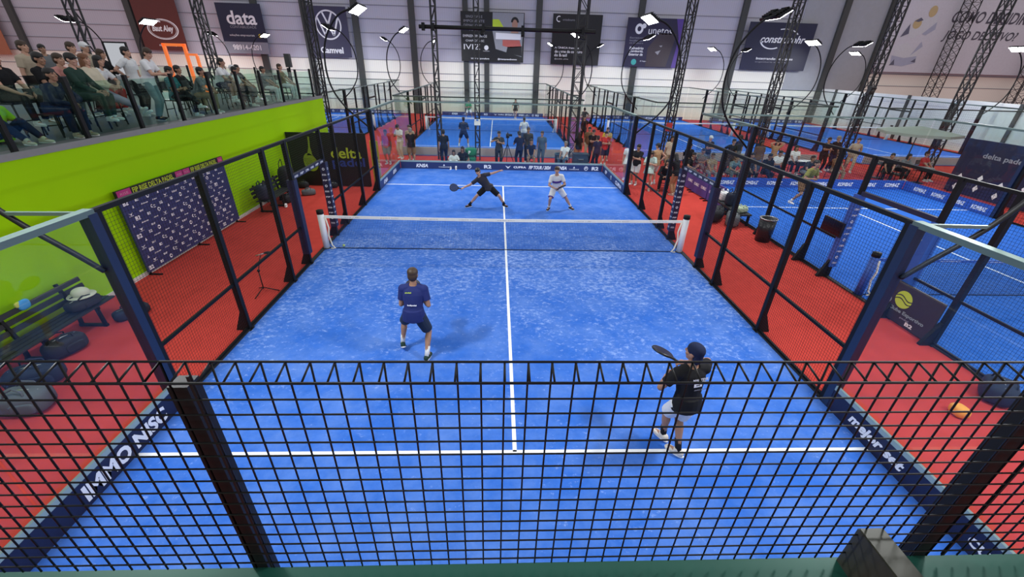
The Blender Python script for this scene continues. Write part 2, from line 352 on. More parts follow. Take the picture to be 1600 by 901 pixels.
def side_fence(cx, cy, s, where, pitch, th, pad=True, padmat=None):
    fx = cx+s*5.05; t = thing('court_fence', f'black mesh fence along {where}', 'fence', (fx, cy, 0))
    for o in (-5.94, -4, -2, -1, 1, 2, 4, 5.94):
        m = MB(); m.side = s; flared_post(m, fx, cy+o, 0, 3.02); po = m.build('post', BLACK, t)
        if pad and abs(o) == 1:
            plain = o < 0
            pm = MB().bx(fx-.085, fx+.085, cy+o-.085, cy+o+.085, .3, 2.15)
            pm.cur = 1; zz = .42; kk = 0
            while zz < 2.05:
                for nx, rr in () if plain else (((0, -1, 0), X), ((-s, 0, 0), Y*(-1 if s > 0 else 1)*1.0)):
                    c = V((fx, cy+o, zz))+V(nx)*.0865
                    if kk % 3 == 0: pm.text('KNSA', c, rr, Z, w=.12, h=.05, shear=.2, bold=.02)
                    elif kk % 3 == 1: pm.ring(c, rr, Z, .02, .035, n=12)
                    else: pm.text('FIP', c, rr, Z, w=.12, h=.04, bold=.02)
                zz += .155; kk += 1
            pm.build('post_padding', [padmat or NAVYD, LETTER], po)
    MB().bx(fx-.03, fx+.03, cy-6, cy+6, 2.97, 3.03).build('top_rail', BLACK if pitch < .08 else RAILST, t)
    for a, b in ((-6, -4), (-4, -2), (-2, -1), (1, 2), (2, 4), (4, 6)):
        MB().bx(fx-.02, fx+.02, cy+a, cy+b, .97, 1.02).build('mid_rail', BLACK, t)
        MB().bx(fx-.02, fx+.02, cy+a, cy+b, .03, .07).build('bottom_rail', BLACK, t)
        wire_panel('x', fx-s*.03, cy+a+.03, cy+b-.03, .05, 2.97, pitch, th).build('mesh_panel', BLACK, t)
    wire_panel('x', fx-s*.03, cy-.97, cy+.97, 2.24, 2.97, pitch, th).build('mesh_panel', BLACK, t)
    hb = MB().bx(fx-.04, fx+.04, cy-.95, cy+.95, 2.14, 2.24)
    if pad:
        hb.cur = 1
        for k in range(6): hb.text(('KNSA', 'FIP', 'CUPRA')[k % 3], (fx-s*.042, cy-.8+.32*k, 2.19), Y*(1 if s < 0 else -1), Z, w=.2, h=.05, shear=.2, bold=.02)
    hb.build('gate_header', [NAVYD if pad else BLACK, LETTER], t)
    return t
def glass_end(cx, cy, e, where, rail=RAILST, back=True, rails_w=.05, stays=True, frame=NAVYST):
    """glass wall round one end of a court: e = -1 near, +1 far"""
    yb = cy+e*10.03; t = thing('glass_screen', f'clear glass round {where}', 'glass screen', (cx, yb, 0))
    if back:
        for k in range(5): MB().bx(cx-5+2*k+.012, cx-3+2*k-.012, yb-.006, yb+.006, .02, 2.98).build('pane', GLASS, t)
        MB().bx(cx-5.05, cx+5.05, yb-.035, yb+.035, 2.98, 3.04).build('top_rail', rail, t)
    for s in (-1, 1):
        x = cx+s*5.03
        for a, b in ((6.06, 8), (8, 9.99)):
            MB().bx(x-.006, x+.006, min(cy+e*a, cy+e*b)+.012, max(cy+e*a, cy+e*b)-.012, .02, 2.98).build('pane', GLASS, t)
        y0, y1 = sorted((cy+e*6.02, cy+e*10.05))
        MB().bx(x-rails_w, x+rails_w, y0, y1, 2.98, 3.05).build('top_rail', rail, t)
        MB().bx(x-.065, x+.065, cy+e*6.06-.06, cy+e*6.06+.06, 0, 3.0).build('frame_post', frame, t)
    return t
def barrier(name, label, axis, fixed, a0, a1, face, h=.36, m0=NAVY, texts=(), cap=True, lettermat=LETTER, hh=.17, th=.03):
    """printed low board inside the glass; face = +1/-1 along the axis it is read from"""
    c = V((fixed, (a0+a1)/2, 0)) if axis == 'x' else V(((a0+a1)/2, fixed, 0))
    t = thing(name, label, 'advertising board', c)
    q = (fixed, fixed-face*th)
    B = (lambda z0, z1, g=0: MB().bx(min(q)-g, max(q)+g, a0, a1, z0, z1)) if axis == 'x' else (lambda z0, z1, g=0: MB().bx(a0, a1, min(q)-g, max(q)+g, z0, z1))
    B(.0, h).build('board', m0, t)
    if cap: B(h, h+.075, .004).build('cap_strip', GREYCAP, t)
    if texts:
        r = (Y*(-face) if False else (Y if face > 0 else -Y)) if axis == 'x' else (X if face < 0 else -X)
        for s_, pos, w, kind in texts:
            m = MB(); o = V((fixed+face*.003, pos, h*.5)) if axis == 'x' else V((pos, fixed+face*.003, h*.5))
            if kind == 'ring':
                m.ring(o, r, Z, hh*.42, hh*.58, n=20); m.ring(o, r, Z, 0.0, hh*.3, 20, 200, n=10)
            elif kind == 'tree':
                m.poly([(-.05, -.0), (.05, 0), (0, .09)], o, r, Z); m.bar if 0 else None; m.text(s_, o-Z*.05, r, Z, w=w, h=.05, bold=.02)
            elif kind == 'vee':
                m.poly([(-.14, .07), (-.05, .03), (0, -.0), (.05, .03), (.14, .07), (0, -.08)], o, r, Z)
            else: m.text(s_, o, r, Z, w=w, h=hh*(1 if kind != 'low' else .6), shear=.25 if kind == 'it' else 0, bold=.045)
            m.build('lettering' if s_ else 'emblem', lettermat, t)
    return t
def court_floor(cx, cy, turf, name):
    t = MB().bx(-5.0, 5.0, -10.02, 10.02, -.0, .012).build(name, turf); t.location = (cx, cy, 0); t.matrix_basis = Matrix.Translation((cx, cy, 0)); struct(t)
    k = 0
    for y in (-6.95, 6.95): MB().bx(cx-4.98, cx+4.98, cy+y-.028, cy+y+.028, .010, .0145).build('court_line', LINEW, t)
    MB().bx(cx-.028, cx+.028, cy-6.95, cy+6.95, .010, .0145).build('court_line', LINEW, t)
    for s in (-1, 1): MB().bx(cx+s*5.0, cx+s*5.1, cy-10.05, cy+10.05, 0, .03).build('kerb', mat('kerb_black', (.012, .014, .02), .7), t)
    return t
def net(cx, cy, label, post_m, tape_m, pitch, th, letters=None, letter_mat=LETDARK):
    t = thing('court_net', label, 'net', (cx, cy, 0))
    for s in (-1, 1):
        x = cx+s*4.98
        p = MB().cyl((x, cy, .0), (x, cy, 1.0), .085, 20).build('net_post', post_m, t)
        MB().cyl((x, cy, 1.0), (x, cy, 1.1), .09, 20).build('post_cap', BLACK, p)
        MB().cyl((x, cy, 0), (x, cy, .03), .1, 20).build('post_base', BLACK, p)
    zt = lambda x: .90+.04*abs((x-cx)/5)**1.5
    N_ = 20; xs = [cx-4.9+9.8*i/N_ for i in range(N_+1)]
    m = MB(); rings = [[V((x, cy-.012, zt(x)-.055)), V((x, cy+.012, zt(x)-.055)), V((x, cy+.012, zt(x)+.02)), V((x, cy-.012, zt(x)+.02))] for x in xs]; m.loft(rings)
    if letters:
        m.cur = 1
        for k in range(9): m.text(letters[k % len(letters)], (cx-4.2+1.05*k, cy-.0135, zt(cx-4.2+1.05*k)-.018), X, Z, w=.5, h=.022, shear=.2)
    m.build('net_tape', [tape_m, letter_mat], t)
    m = MB(); n = int(9.8/pitch)
    def thin(p0, p1, w): m.bar(p0, p1, w)
    for i in range(n+1): x = cx-4.9+9.8*i/n; thin((x, cy, .02), (x, cy, zt(x)-.05), th)
    for k in range(int(.88/pitch)+1):
        z = .02+pitch*k
        if z > .86: break
        thin((cx-4.9, cy, z), (cx+4.9, cy, z), th)
    m.build('netting', mat('netting_navy', (.010, .016, .06), .8), t)
    MB().tube([(cx-4.9, cy, .022), (cx+4.9, cy, .022)], .012, 6).build('bottom_cord', BLACK, t)
    for s in (-1, 1):
        x = cx+s*4.86
        MB().tube([(x, cy-.02, .9), (x-s*.05, cy-.03, .62), (x-s*.01, cy-.03, .4), (x-s*.06, cy-.04, .12), (x-s*.14, cy-.06, .045), (x-s*.03, cy-.08, .035)], .022, 6).build('tie_strap', mat('cream_strap', (.8, .74, .62), .8), t)
    return t
FAR = [('KNSA', -3.9, .62, 'it'), ('TAMBORÉ', -2.85, .55, 'tree'), ('', -1.62, 0, 'ring'), ('R2', -.72, .36, 'n'), ('', .28, 0, 'vee'), ('CUPRA', .86, .62, 'low'), ('FIP TOUR / 2024', 1.85, 1.1, 'it'), ('KNSA', 3.0-.05, .55, 'it'), ('TAMBORÉ', 3.55, .5, 'tree'), ('', 4.15, 0, 'ring'), ('R2', 4.6, .34, 'n')]

# ---- the near centre court
court_floor(0, 0, TURF, 'court_turf')
net(0, 0, 'white-taped net between two white posts on the near centre court', WHITE, mat('net_tape_white', (.82, .80, .74), .7), .045, .0035, ['cupra / fip', 'padel tour', 'knsa sport'])
side_fence(0, 0, -1, 'the left side of the near centre court', .05, .0036)
side_fence(0, 0, 1, 'the right side of the near centre court', .05, .0036)
glass_end(0, 0, 1, 'the far end of the near centre court')
glass_end(0, 0, -1, 'the near end of the near centre court, below the camera', back=False, rails_w=.06)
barrier('advertising_board', 'navy advertising board with white logos along the far end of the near centre court', 'y', 9.97, -4.95, 4.95, -1, texts=FAR, h=.33)
barrier('advertising_board', 'navy board lettered IMMO NISC at the near left corner of the near centre court', 'x', -4.97, -9.97, -6.1, 1, m0=NAVYD, hh=.23, texts=[('IMMO NISC', -7.0, 1.32, 'n'), ('cupra', -8.75, .4, 'low')])
barrier('advertising_board', 'navy board lettered mejor set at the near right corner of the near centre court', 'x', 4.97, -9.97, -6.1, -1, m0=NAVYD, hh=.20, texts=[('mejor set', -6.98, .95, 'it'), ('CUPRA', -8.55, .5, 'low')])
barrier('advertising_board', 'navy board with white print at the far left corner of the near centre court', 'x', -4.97, 6.1, 9.97, 1, texts=[('KNSA', 7.0, .7, 'it'), ('ADRENA', 8.7, .7, 'n')], h=.33)
barrier('advertising_board', 'navy board with white print at the far right corner of the near centre court', 'x', 4.97, 6.1, 9.97, -1, texts=[('CUPRA', 6.9, 1., 'n'), ('', 8.2, 0, 'ring'), ('FIP', 9.2, .4, 'it')], h=.33)
for sx in (-1, 1):
    sd = 'left' if sx < 0 else 'right'
    floodlight(0, 0, sx, 6.5, f'bright floodlight on a bowed pole, far {sd} corner of the near court')
    floodlight(0, 0, sx, -6.5, f'floodlight over the near {sd} corner of the near court, bracket on the glass')
# near end: roll-top wire mesh above the glass, right in front of the camera
nf = thing('mesh_fence', 'black roll-top wire mesh fence with square cells right in front of the camera', 'fence', (0, -10, 3.0))
for x in (-3.61, -1.13, 1.385, 3.87):
    b_ = MB().bx(x-.027, x+.027, -9.985, -9.935, 0, 3.875); b_.build('post', BLACK, nf)
    MB().bx(x+.055, x+.063, -10.006, -9.998, 3.05, 3.93).build('edge_wire', BLACK, nf)
xs = [-3.61, -1.13, 1.385, 3.87]
for a, b in zip(xs[:-1], xs[1:]):
    m = MB(); n = 40; d = .003
    for i in range(n+1):
        x = a+(b-a)*i/n
        m.tube([(x, -10, 3.04), (x, -10, 3.905), (x, -9.998, 3.972)], d, 5)
        m.tube([(x, -9.998, 3.972), (x, -10.06, 3.957)], d, 5)
    for k in range(16): m.tube([(a, -10.005, 3.08+.055*k), (b, -10.005, 3.08+.055*k)], d, 5)
    m.tube([(a, -9.998, 3.973), (b, -9.998, 3.973)], .0035, 5); m.tube([(a, -10.062, 3.957), (b, -10.062, 3.957)], .0035, 5)
    m.build('mesh_panel', BLACK, nf)
gr = thing('rail', 'dark green steel rail running under the roll-top mesh at the bottom of the photo', 'rail', (0, -10.03, 3.0))
MB().bx(-5.1, 5.1, -10.075, -9.985, 2.945, 3.012).bx(-5.1, 5.1, -10.09, -10.075, 2.98, 3.0).build('tube', GREENRAIL, gr)
MB().bx(-5.1, 5.1, -10.078, -10.07, 3.01, 3.017).build('weld_lip', RAILST, gr)
for k in range(5): MB().bx(-5+2*k+.012, -3+2*k-.012, -10.036, -10.024, .02, 2.96).build('pane', GLASS, gr)
sp_ = thing('steel_post', 'olive black square steel post end standing above the green rail at lower right', 'post', (1.1, -10.15, 2.9))
MB().bx(1.045, 1.137, -10.32, -9.995, 2.6, 3.212).build('tube', OLIVE, sp_); MB().bx(1.048, 1.134, -10.317, -9.998, 3.212, 3.217).build('cap', mat('post_cap_olive', (.05, .05, .035), .45, .1), sp_)
MB().cyl((1.07, -9.985, 3.14), (1.07, -9.995, 3.14), .012, 8).cyl((1.17, -10.1, 3.1), (1.15, -10.1, 3.1), .012, 8).build('bolt', BLACK, sp_)

# ---- neighbouring court on the right
CX3, CY3 = 13.35, -2.45
court_floor(CX3, CY3, TURF2, 'court_turf')
KB = lambda c, s=1: [('KOMBAZ', c+k*1.1, .72, 'it') for k in (-4, -3, -2, -1, 0, 1, 2, 3, 4)]
net(CX3, CY3, 'blue-taped net across the neighbouring court on the right', BLUEPR, BLUEPR, .05, .004, ['KOMBAZ'], LETTER)
side_fence(CX3, CY3, -1, 'the left side of the neighbouring court on the right', .055, .0038, padmat=BLUEPR)
side_fence(CX3, CY3, 1, 'the right side of the neighbouring court on the right', .07, .004, padmat=BLUEPR)
glass_end(CX3, CY3, 1, 'the far end of the neighbouring court on the right', rail=RAILST)
barrier('advertising_board', 'blue board with repeated white lettering along the far end of the right-hand court', 'y', CY3+9.97, CX3-4.95, CX3+4.95, -1, m0=BLUEPR, texts=KB(CX3), h=.42, cap=False)
barrier('advertising_board', 'blue board with repeated white lettering at the far right corner of the right-hand court', 'x', CX3+4.97, CY3+6.1, CY3+9.97, -1, m0=BLUEPR, texts=[('KOMBAZ', CY3+6.6+k*.85, .6, 'it') for k in range(4)], h=.42, cap=False)
barrier('advertising_board', 'purple-blue board inside the glass at the far left corner of the right-hand court', 'x', CX3-4.97, CY3+6.1, CY3+9.97, 1, m0=BLUEPR, texts=[('KOMBAZ', CY3+6.6+k*.85, .6, 'it') for k in range(4)], h=.42, cap=False)
for sx in (-1, 1): floodlight(CX3, CY3, sx, CY3+6.5, f"floodlight on a bowed pole at the far {'left' if sx < 0 else 'right'} corner of the right-hand court")
for sx in (-1, 1): floodlight(CX3, CY3, sx, CY3-6.5, f"floodlight above the near {'left' if sx < 0 else 'right'} corner of the right-hand court")

# ---- the back row of courts
ROW = [(-.7, 'centre court at the back'), (13.3, 'back court right of centre'), (26.0, 'rightmost court at the back'), (-14.6, 'leftmost court at the back')]
for cx, nm in ROW:
    cy = 23.3
    court_floor(cx, cy, TURF2 if cx != -.7 else TURF2, 'court_turf')
    net(cx, cy, f'white-taped net across the {nm}', WHITE, WHITE, .11, .005)
    for s in (-1, 1): side_fence(cx, cy, s, f"the {'left' if s < 0 else 'right'} side of the {nm}", .14, .004, pad=False)
    for e in (-1, 1): glass_end(cx, cy, e, f"the {'near' if e < 0 else 'far'} end of the {nm}", stays=False, frame=BLACK, rails_w=.04, rail=mat('rail_dark_green', (.03, .05, .04), .5))
    barrier('advertising_board', f'navy board along the far end of the {nm}', 'y', cy+9.97, cx-4.95, cx+4.95, -1, texts=[(a, cx+b*.95, c, d) for a, b, c, d in FAR], h=.36, cap=False)
    barrier('advertising_board', f'pale grey board back along the near end of the {nm}', 'y', cy-9.9, cx-4.95, cx+4.95, 1, texts=(), h=.45, cap=False, m0=mat('board_back_grey', (.55, .56, .58), .7))
    for sx in (-1, 1):
        for yy in (-6.5, 6.5):
            floodlight(cx-(0 if cx > 0 else 0), cy, sx*.95, cy+yy, f"floodlight, {'near' if yy < 0 else 'far'} {'left' if sx < 0 else 'right'} corner of the {nm}", watt=.85)
for yy, a in ((16.8, 'near'), (29.8, 'far')): floodlight(-28.6, 23.3, .95, yy, f'floodlight on a bowed pole behind the mezzanine crowd, the {a} one of the two', ground=True)

# ------------------------------------------------------------------ adverts hung on the far wall
def banner(label, x0, x1, z0, z1, m, draw):
    t = thing('wall_banner', label, 'banner', ((x0+x1)/2, WY-.5, z0), 0, None)
    MB().bx(x0, x1, WY-.53, WY-.49, z0, z1).build('panel', m, t)
    def P(name, mt):
        m_ = MB(); m_.done = lambda: m_.build(name, mt, t); return m_
    O = lambda fx, fz, k=0: V((x0+(x1-x0)*fx, WY-.533-k*.004, z0+(z1-z0)*fz))
    draw(P, O, x1-x0, z1-z0); return t
def T(P, name, mt, t, o, w=None, h=None, **k):
    m = P(name, mt); m.text(t, o, X, Z, w=w, h=h, **k); m.done()
BROWN = mat('brown_red_print', (.115, .022, .018), .6)
def d_red(P, O, w, h):
    m = P('emblem', LETTER); o = O(.55, .25); m.ring(o, X, Z, .92, 1.0, sx=1.35, sy=.8, n=40); m.ring(o, X, Z, .84, .87, sx=1.35, sy=.8, n=40); m.done()
    T(P, 'lettering', LETTER, 'Baut Aley', O(.55, .25), 1.9, .62, shear=.2, bold=.03); T(P, 'lettering', LETTER, 'RESTAURANTE', O(.55, .06), 1.5, .14)
    m = P('flame_mark', LETTER); m.poly([(-.1, 0), (.1, 0), (0, .3)], O(.52, .33), X, Z); m.done()
banner('brown-red banner with an oval script emblem behind the mezzanine', -32.4, -28.6, 4.9, 11.5, BROWN, d_red)
banner('orange-brown banner at the top left corner of the photo', -53, -44.5, 4.2, 11, mat('terracotta_print', (.42, .14, .07), .6), lambda P, O, w, h: None)
def d_data(P, O, w, h):
    T(P, 'lettering', LETTER, 'data', O(.52, .72), 2.6, 1.05, bold=.02); T(P, 'lettering', GREYLET, 'CONTABILIDADE', O(.52, .54), 2.3, .2)
    T(P, 'lettering', LETTER, 'soluções empresariais', O(.45, .37), 2.2, .2); m = P('dot_mark', YELLOW); m.disc(O(.86, .37), X, Z, .16); m.done()
    m = P('lower_strip', mat('grey_print', (.24, .25, .30), .6)); m.bx(O(0, 0).x, O(1, 0).x, WY-.54, WY-.53, O(0, 0).z, O(0, .24).z); m.done()
    T(P, 'lettering', LETTER, '98914-4201', O(.5, .13, 3), 2.5, .42, bold=.02)
banner('dark banner lettered data above a pale strip with a phone number', -25.2, -21.3, 4.82, 8.7, NAVYD, d_data)
def d_vw(P, O, w, h):
    o = O(.5, .64); m = P('emblem', LETTER); m.ring(o, X, Z, 1.04, 1.16, n=48)
    def st(a, b, tk=.15):
        a = V((a[0], a[1])); b = V((b[0], b[1])); d = (b-a).normalized(); n = V((-d.y, d.x))*tk/2
        m.poly([tuple(a+n), tuple(a-n), tuple(b-n), tuple(b+n)], o, X, Z)
    st((-.42, .98), (-.02, .1)); st((.42, .98), (.02, .1)); st((-.9, .55), (-.38, -.82)); st((-.38, -.82), (0, -.05)); st((0, -.05), (.38, -.82)); st((.38, -.82), (.9, .55)); m.done()
    T(P, 'lettering', LETTER, 'Camvel', O(.5, .14), 2.05, .52, bold=.03)
banner('dark purple banner with a round car-maker emblem over the word Camvel', -17.3, -13.85, 4.75, 8.7, mat('purple_navy_print', (.045, .042, .085), .6), d_vw)
def d_ivi(P, O, w, h):
    for i, t in enumerate(('SINGULAR E', 'IMPONENTE', 'DEMAIS COMO', 'ARTE')): T(P, 'lettering', GREYLET, t, O(.21, .9-.085*i), (1.5, 1.9, 1.9, .9)[i], .2)
    for i, t in enumerate(('EMPREENDIMENTOS', 'CHAPECÓ - SC')): T(P, 'lettering', LETTER, t, O(.22, .52-.09*i), (2.2, 1.7)[i], .2)
    T(P, 'lettering', LETTER, 'IVIZ', O(.17, .3), 1.5, .42); m = P('emblem', LETTER); m.disc(O(.4, .29), X, Z, .2); m.done(); T(P, 'lettering', LETTER, 'Incorporadora', O(.4, .22), .6, .1)
    T(P, 'lettering', LETTER, 'iviz.incorporadora', O(.3, .06), 1.7, .17, bold=.02); T(P, 'lettering', LETTER, '@ivizempreendimentos', O(.74, .06), 1.8, .17, bold=.02)
    m = P('photo_print', mat('photo_grey', (.30, .31, .34), .6)); a = O(0, 0); m.poly([(w*.5, h*.99), (w*.5, h*.62), (w*.55, h*.27), (w*.97, h*.12), (w*.99, h*.99)], a, X, Z); m.done()
    m = P('photo_green', LETLIME); m.poly([(w*.5, h*.86), (w*.6, h*.86), (w*.68, h*.7), (w*.5, h*.7)], O(0, 0, 1), X, Z); m.done()
    m = P('photo_white', LETTER); m.poly([(w*.55, h*.6), (w*.95, h*.58), (w*.95, h*.47), (w*.55, h*.47)], O(0, 0, 2), X, Z); m.done()
    m = P('photo_dark', BLACKPR); m.poly([(w*.74, h*.32), (w*.97, h*.34), (w*.97, h*.13), (w*.72, h*.2)], O(0, 0, 1), X, Z); m.done()
    m = P('photo_red', mat('coral_print', (.5, .12, .10), .6)); m.poly([(w*.66, h*.46), (w*.93, h*.46), (w*.96, h*.33), (w*.78, h*.3), (w*.66, h*.34)], O(0, 0, 1), X, Z); m.done()
    m = P('photo_face', mat('skin_print', (.42, .23, .16), .6)); m.disc(O(.85, .78, 1), X, Z, .34, sy=1.35, sx=.8); m.poly([(w*.8, h*.7), (w*.9, h*.7), (w*.91, h*.6), (w*.79, h*.6)], O(0, 0, 1), X, Z); m.done()
    m = P('photo_hair', BLACKPR); m.ring(O(.85, .81, 2), X, Z, .22, .42, 0, 180, sx=.85, n=16); m.done()
banner('wide black banner with white lettering IVIZ and a printed sportsman', -3.65, 2.15, 4.72, 8.68, BLACKPR, d_ivi)
def d_unica(P, O, w, h):
    m = P('emblem', LETTER); m.ring(O(.12, .9), X, Z, .17, .24, 60, 300, n=16); m.done(); T(P, 'lettering', GREYLET, 'criadouro', O(.32, .89), 1.1, .18)
    for i, t in enumerate(('A ÚNICA franquia', 'de carne de cordeiro', 'do Brasil')): T(P, 'lettering', LETTER, t, O((.32, .36, .2)[i], .34-.075*i), (2.3, 2.6, 1.2)[i], .24, bold=.02)
    T(P, 'lettering', LETTER, '@cordeiro.prime', O(.22, .11), 1.3, .13)
banner('black banner with white text about a lamb franchise, behind the right tower', 4.75, 9.3, 4.68, 8.72, BLACKPR, d_unica)
def d_uni(P, O, w, h):
    m = P('emblem', LETTER); m.ring(O(.22, .78), X, Z, .2, .42, n=20, sx=.9); m.disc(O(.3, .84, 1), X, Z, .2, 12); m.done()
    T(P, 'lettering', LETTER, 'unetos', O(.6, .74), 2.2, .5); 
    for i, t in enumerate(('Escritórios', 'localizados', 'em Chapecó e')): T(P, 'lettering', GREYLET, t, O(.2, .6-.055*i), 1.3, .14)
    for i, t in enumerate(('Balneário', 'Camboriú,', 'Exterior de')): T(P, 'lettering', LETTER, t, O(.22, .39-.065*i), 1.35, .22, bold=.02, shear=.1)
    m = P('teal_mark', mat('teal_print', (.05, .38, .36), .6)); m.disc(O(.2, .1), X, Z, .25); m.done(); T(P, 'lettering', LETTER, 'O Seguro', O(.38, .12), .7, .13)
    m = P('photo_print', mat('brown_print', (.05, .035, .045), .6)); m.poly([(w*.42, .05), (w*.8, .05), (w*.9, h*.7), (w*.6, h*.72), (w*.42, h*.4)], O(0, 0), X, Z); m.done()
    m = P('photo_highlight', GREYLET); m.poly([(w*.56, h*.32), (w*.66, h*.36), (w*.62, h*.26)], O(0, 0, 2), X, Z).poly([(w*.62, h*.45), (w*.68, h*.46), (w*.66, h*.42)], O(0, 0, 2), X, Z); m.done()
    m = P('purple_edge', mat('purple_print', (.10, .05, .28), .6)); m.poly([(w*.9, .0), (w, 0), (w, h), (w*.86, h), (w*.95, h*.6)], O(0, 0, 1), X, Z); m.done()
banner('purple-edged dark banner with Balneário Camboriú text behind the brightest right floodlight', 11.65, 16.9, 4.66, 8.62, mat('violet_navy_print', (.022, .018, .055), .6), d_uni)
def d_con(P, O, w, h):
    T(P, 'lettering', LETTER, 'construrohr', O(.55, .66), 4.4, .62, shear=.25, bold=.02)
    m = P('swoosh_mark', LETTER); m.ring(O(.55, .66), X, Z, .93, 1.02, 30, 110, sx=1.5, sy=.85, n=18); m.ring(O(.4, .66), X, Z, .93, 1.05, 190, 300, sx=1.2, sy=.8, n=18); m.done()
    T(P, 'lettering', LETTER, 'Integrando Soluções', O(.5, .24), 3.6, .26, bold=.02); T(P, 'lettering', GREYLET, 'engenharia e obras', O(.45, .17), 3.0, .14)
banner('navy banner with slanted white lettering between two swooshes, right of centre', 23.1, 29.5, 4.7, 8.6, NAVYD, d_con)
def d_como(P, O, w, h):
    T(P, 'lettering', LETDARK, 'COMO DECIDIR UM', V((46.6, WY-.54, 9.5)), 9.2, .95, shear=.25, bold=.02); T(P, 'lettering', LETDARK, 'JOGO DECISIVO?', V((45.6, WY-.54, 7.95)), 7.4, .95, shear=.25, bold=.02)
    T(P, 'lettering', GREYLET, 'ambev', V((43.2, WY-.54, 5.6)), 1.2, .26)
    a = V((36.6, WY-.54, 4.85)); k = V((0, -.004, 0))
    pl = mat('pale_figure_print', (.62, .63, .68), .7); sh = mat('lilac_figure_print', (.40, .42, .55), .7); bl = mat('blond_figure_print', (.55, .42, .22), .7); dk = mat('dark_figure_print', (.12, .12, .18), .7)
    m = P('printed_figure', pl); m.poly([(1.6, 3.2), (2.6, 4.3), (3.6, 4.6), (4.1, 5.0), (4.2, 3.7), (3.2, 3.3), (2.4, 2.8)], a, X, Z).poly([(1.4, 1.0), (1.1, 2.2), (2.2, 2.5), (3.0, 1.9), (3.8, 2.4), (3.6, 1.0), (2.4, .7)], a, X, Z); m.done()
    m = P('printed_figure', sh); m.poly([(1.3, .6), (1.1, 1.4), (2.4, 1.2), (3.6, 1.4), (3.7, .8), (2.5, .5)], a+k, X, Z).poly([(3.2, 3.2), (4.2, 4.2), (4.3, 3.6), (3.6, 3.1)], a+k, X, Z).poly([(2.9, 1.4), (3.5, 2.6), (3.8, 2.2)], a+k, X, Z); m.done()
    m = P('printed_head', bl); m.disc(a+V((3.4, -.006, 5.0)), X, Z, .38, sy=1.2).disc(a+V((2.35, -.006, 4.0)), X, Z, .4); m.done()
    m = P('printed_shadow', dk); m.poly([(2.0, 4.2), (2.5, 4.5), (2.8, 4.3), (2.4, 4.15)], a+k*3, X, Z).poly([(1.2, 2.9), (1.7, 4.0), (1.9, 3.2)], a+k*3, X, Z).poly([(1.2, .55), (1.5, 1.1), (1.7, .6)], a+k*3, X, Z).poly([(3.2, .9), (3.6, 1.2), (3.7, .85)], a+k*3, X, Z); m.done()
banner('large white banner lettered COMO DECIDIR UM JOGO DECISIVO at top right', 36.5, 57, 4.84, 12.5, mat('white_banner_print', (.62, .61, .68), .6), d_como)

# ------------------------------------------------------------------ sponsor walls and boards
sw = thing('sponsor_wall', 'navy backdrop scattered with small white logos against the lime green wall', 'sponsor wall', (-8.45, .15, 0))
MB().bx(-8.5, -8.46, -1.79, 2.12, .1, 1.86).build('printed_panel', NAVY, sw)
for y in (-1.7, .15, 2.05): MB().bx(-8.53, -8.5, y-.02, y+.02, 0, 1.9).bx(-8.55, -8.25, y-.02, y+.02, 0, .03).build('stand', BLACK, sw)
lm = MB(); rnd = random.Random(3)
for r_ in range(13):
    n = 11; 
    for c_ in range(n):
        y = -1.66+(c_+.5*(r_ % 2))*.335+rnd.uniform(-.03, .03); z = .19+r_*.128
        if y > 2.0: continue
        o = (-8.457, y, z); k = (r_*3+c_*5) % 9; w = .16 if (r_+c_) % 3 else .24
        if k in (0, 5): lm.text('B2', o, Y, Z, w=w*.6, h=w*.4, bold=.04)
        elif k == 1: lm.ring(o, Y, Z, .025, .05, n=12)
        elif k in (2, 7): lm.text('knsa', o, Y, Z, w=w, h=.035, shear=.3, bold=.03)
        elif k == 3: lm.poly([(-.06, .03), (0, .01), (.06, .03), (0, -.03)], o, Y, Z).text('cupra', V(o)-Z*.045, Y, Z, w=.13, h=.02, bold=.03)
        elif k == 4: lm.ring(o, Y, Z, .02, .04, 60, 300, n=8).text('fip', V(o)+Y*.07, Y, Z, w=.07, h=.035, bold=.03).text('rise', V(o)+Y*.07-Z*.045, Y, Z, w=.07, h=.03, bold=.03)
        elif k == 6: lm.poly([(-.03, -.03), (.03, -.03), (0, .04)], o, Y, Z)
        else: lm.text('tour', o, Y, Z, w=w*.8, h=.05, bold=.03)
lm.build('logo_pattern', LETTER, sw)
st = MB().bx(-8.5, -8.45, -1.8, 2.13, 1.86, 2.02).build('title_strip', BLACKPR, sw)
for a, b in ((-1.78, -1.4), (.07, .33), (.36, .62), (1.88, 2.1)): MB().bx(-8.448, -8.444, a, b, 1.865, 2.015).build('pink_block', MAGENTA, st); MB().text('RISE', (-8.441, (a+b)/2, 1.94), Y, Z, w=(b-a)*.6, h=.05).build('lettering', mat('pink_letter', (.7, .35, .45), .6), st)
for c in (-.68, 1.24): MB().text('FIP RISE DELTA PADEL', (-8.446, c, 1.94), Y, Z, w=1.34 if c < 0 else 1.14, h=.115, bold=.02).build('lettering', LETLIME, st)

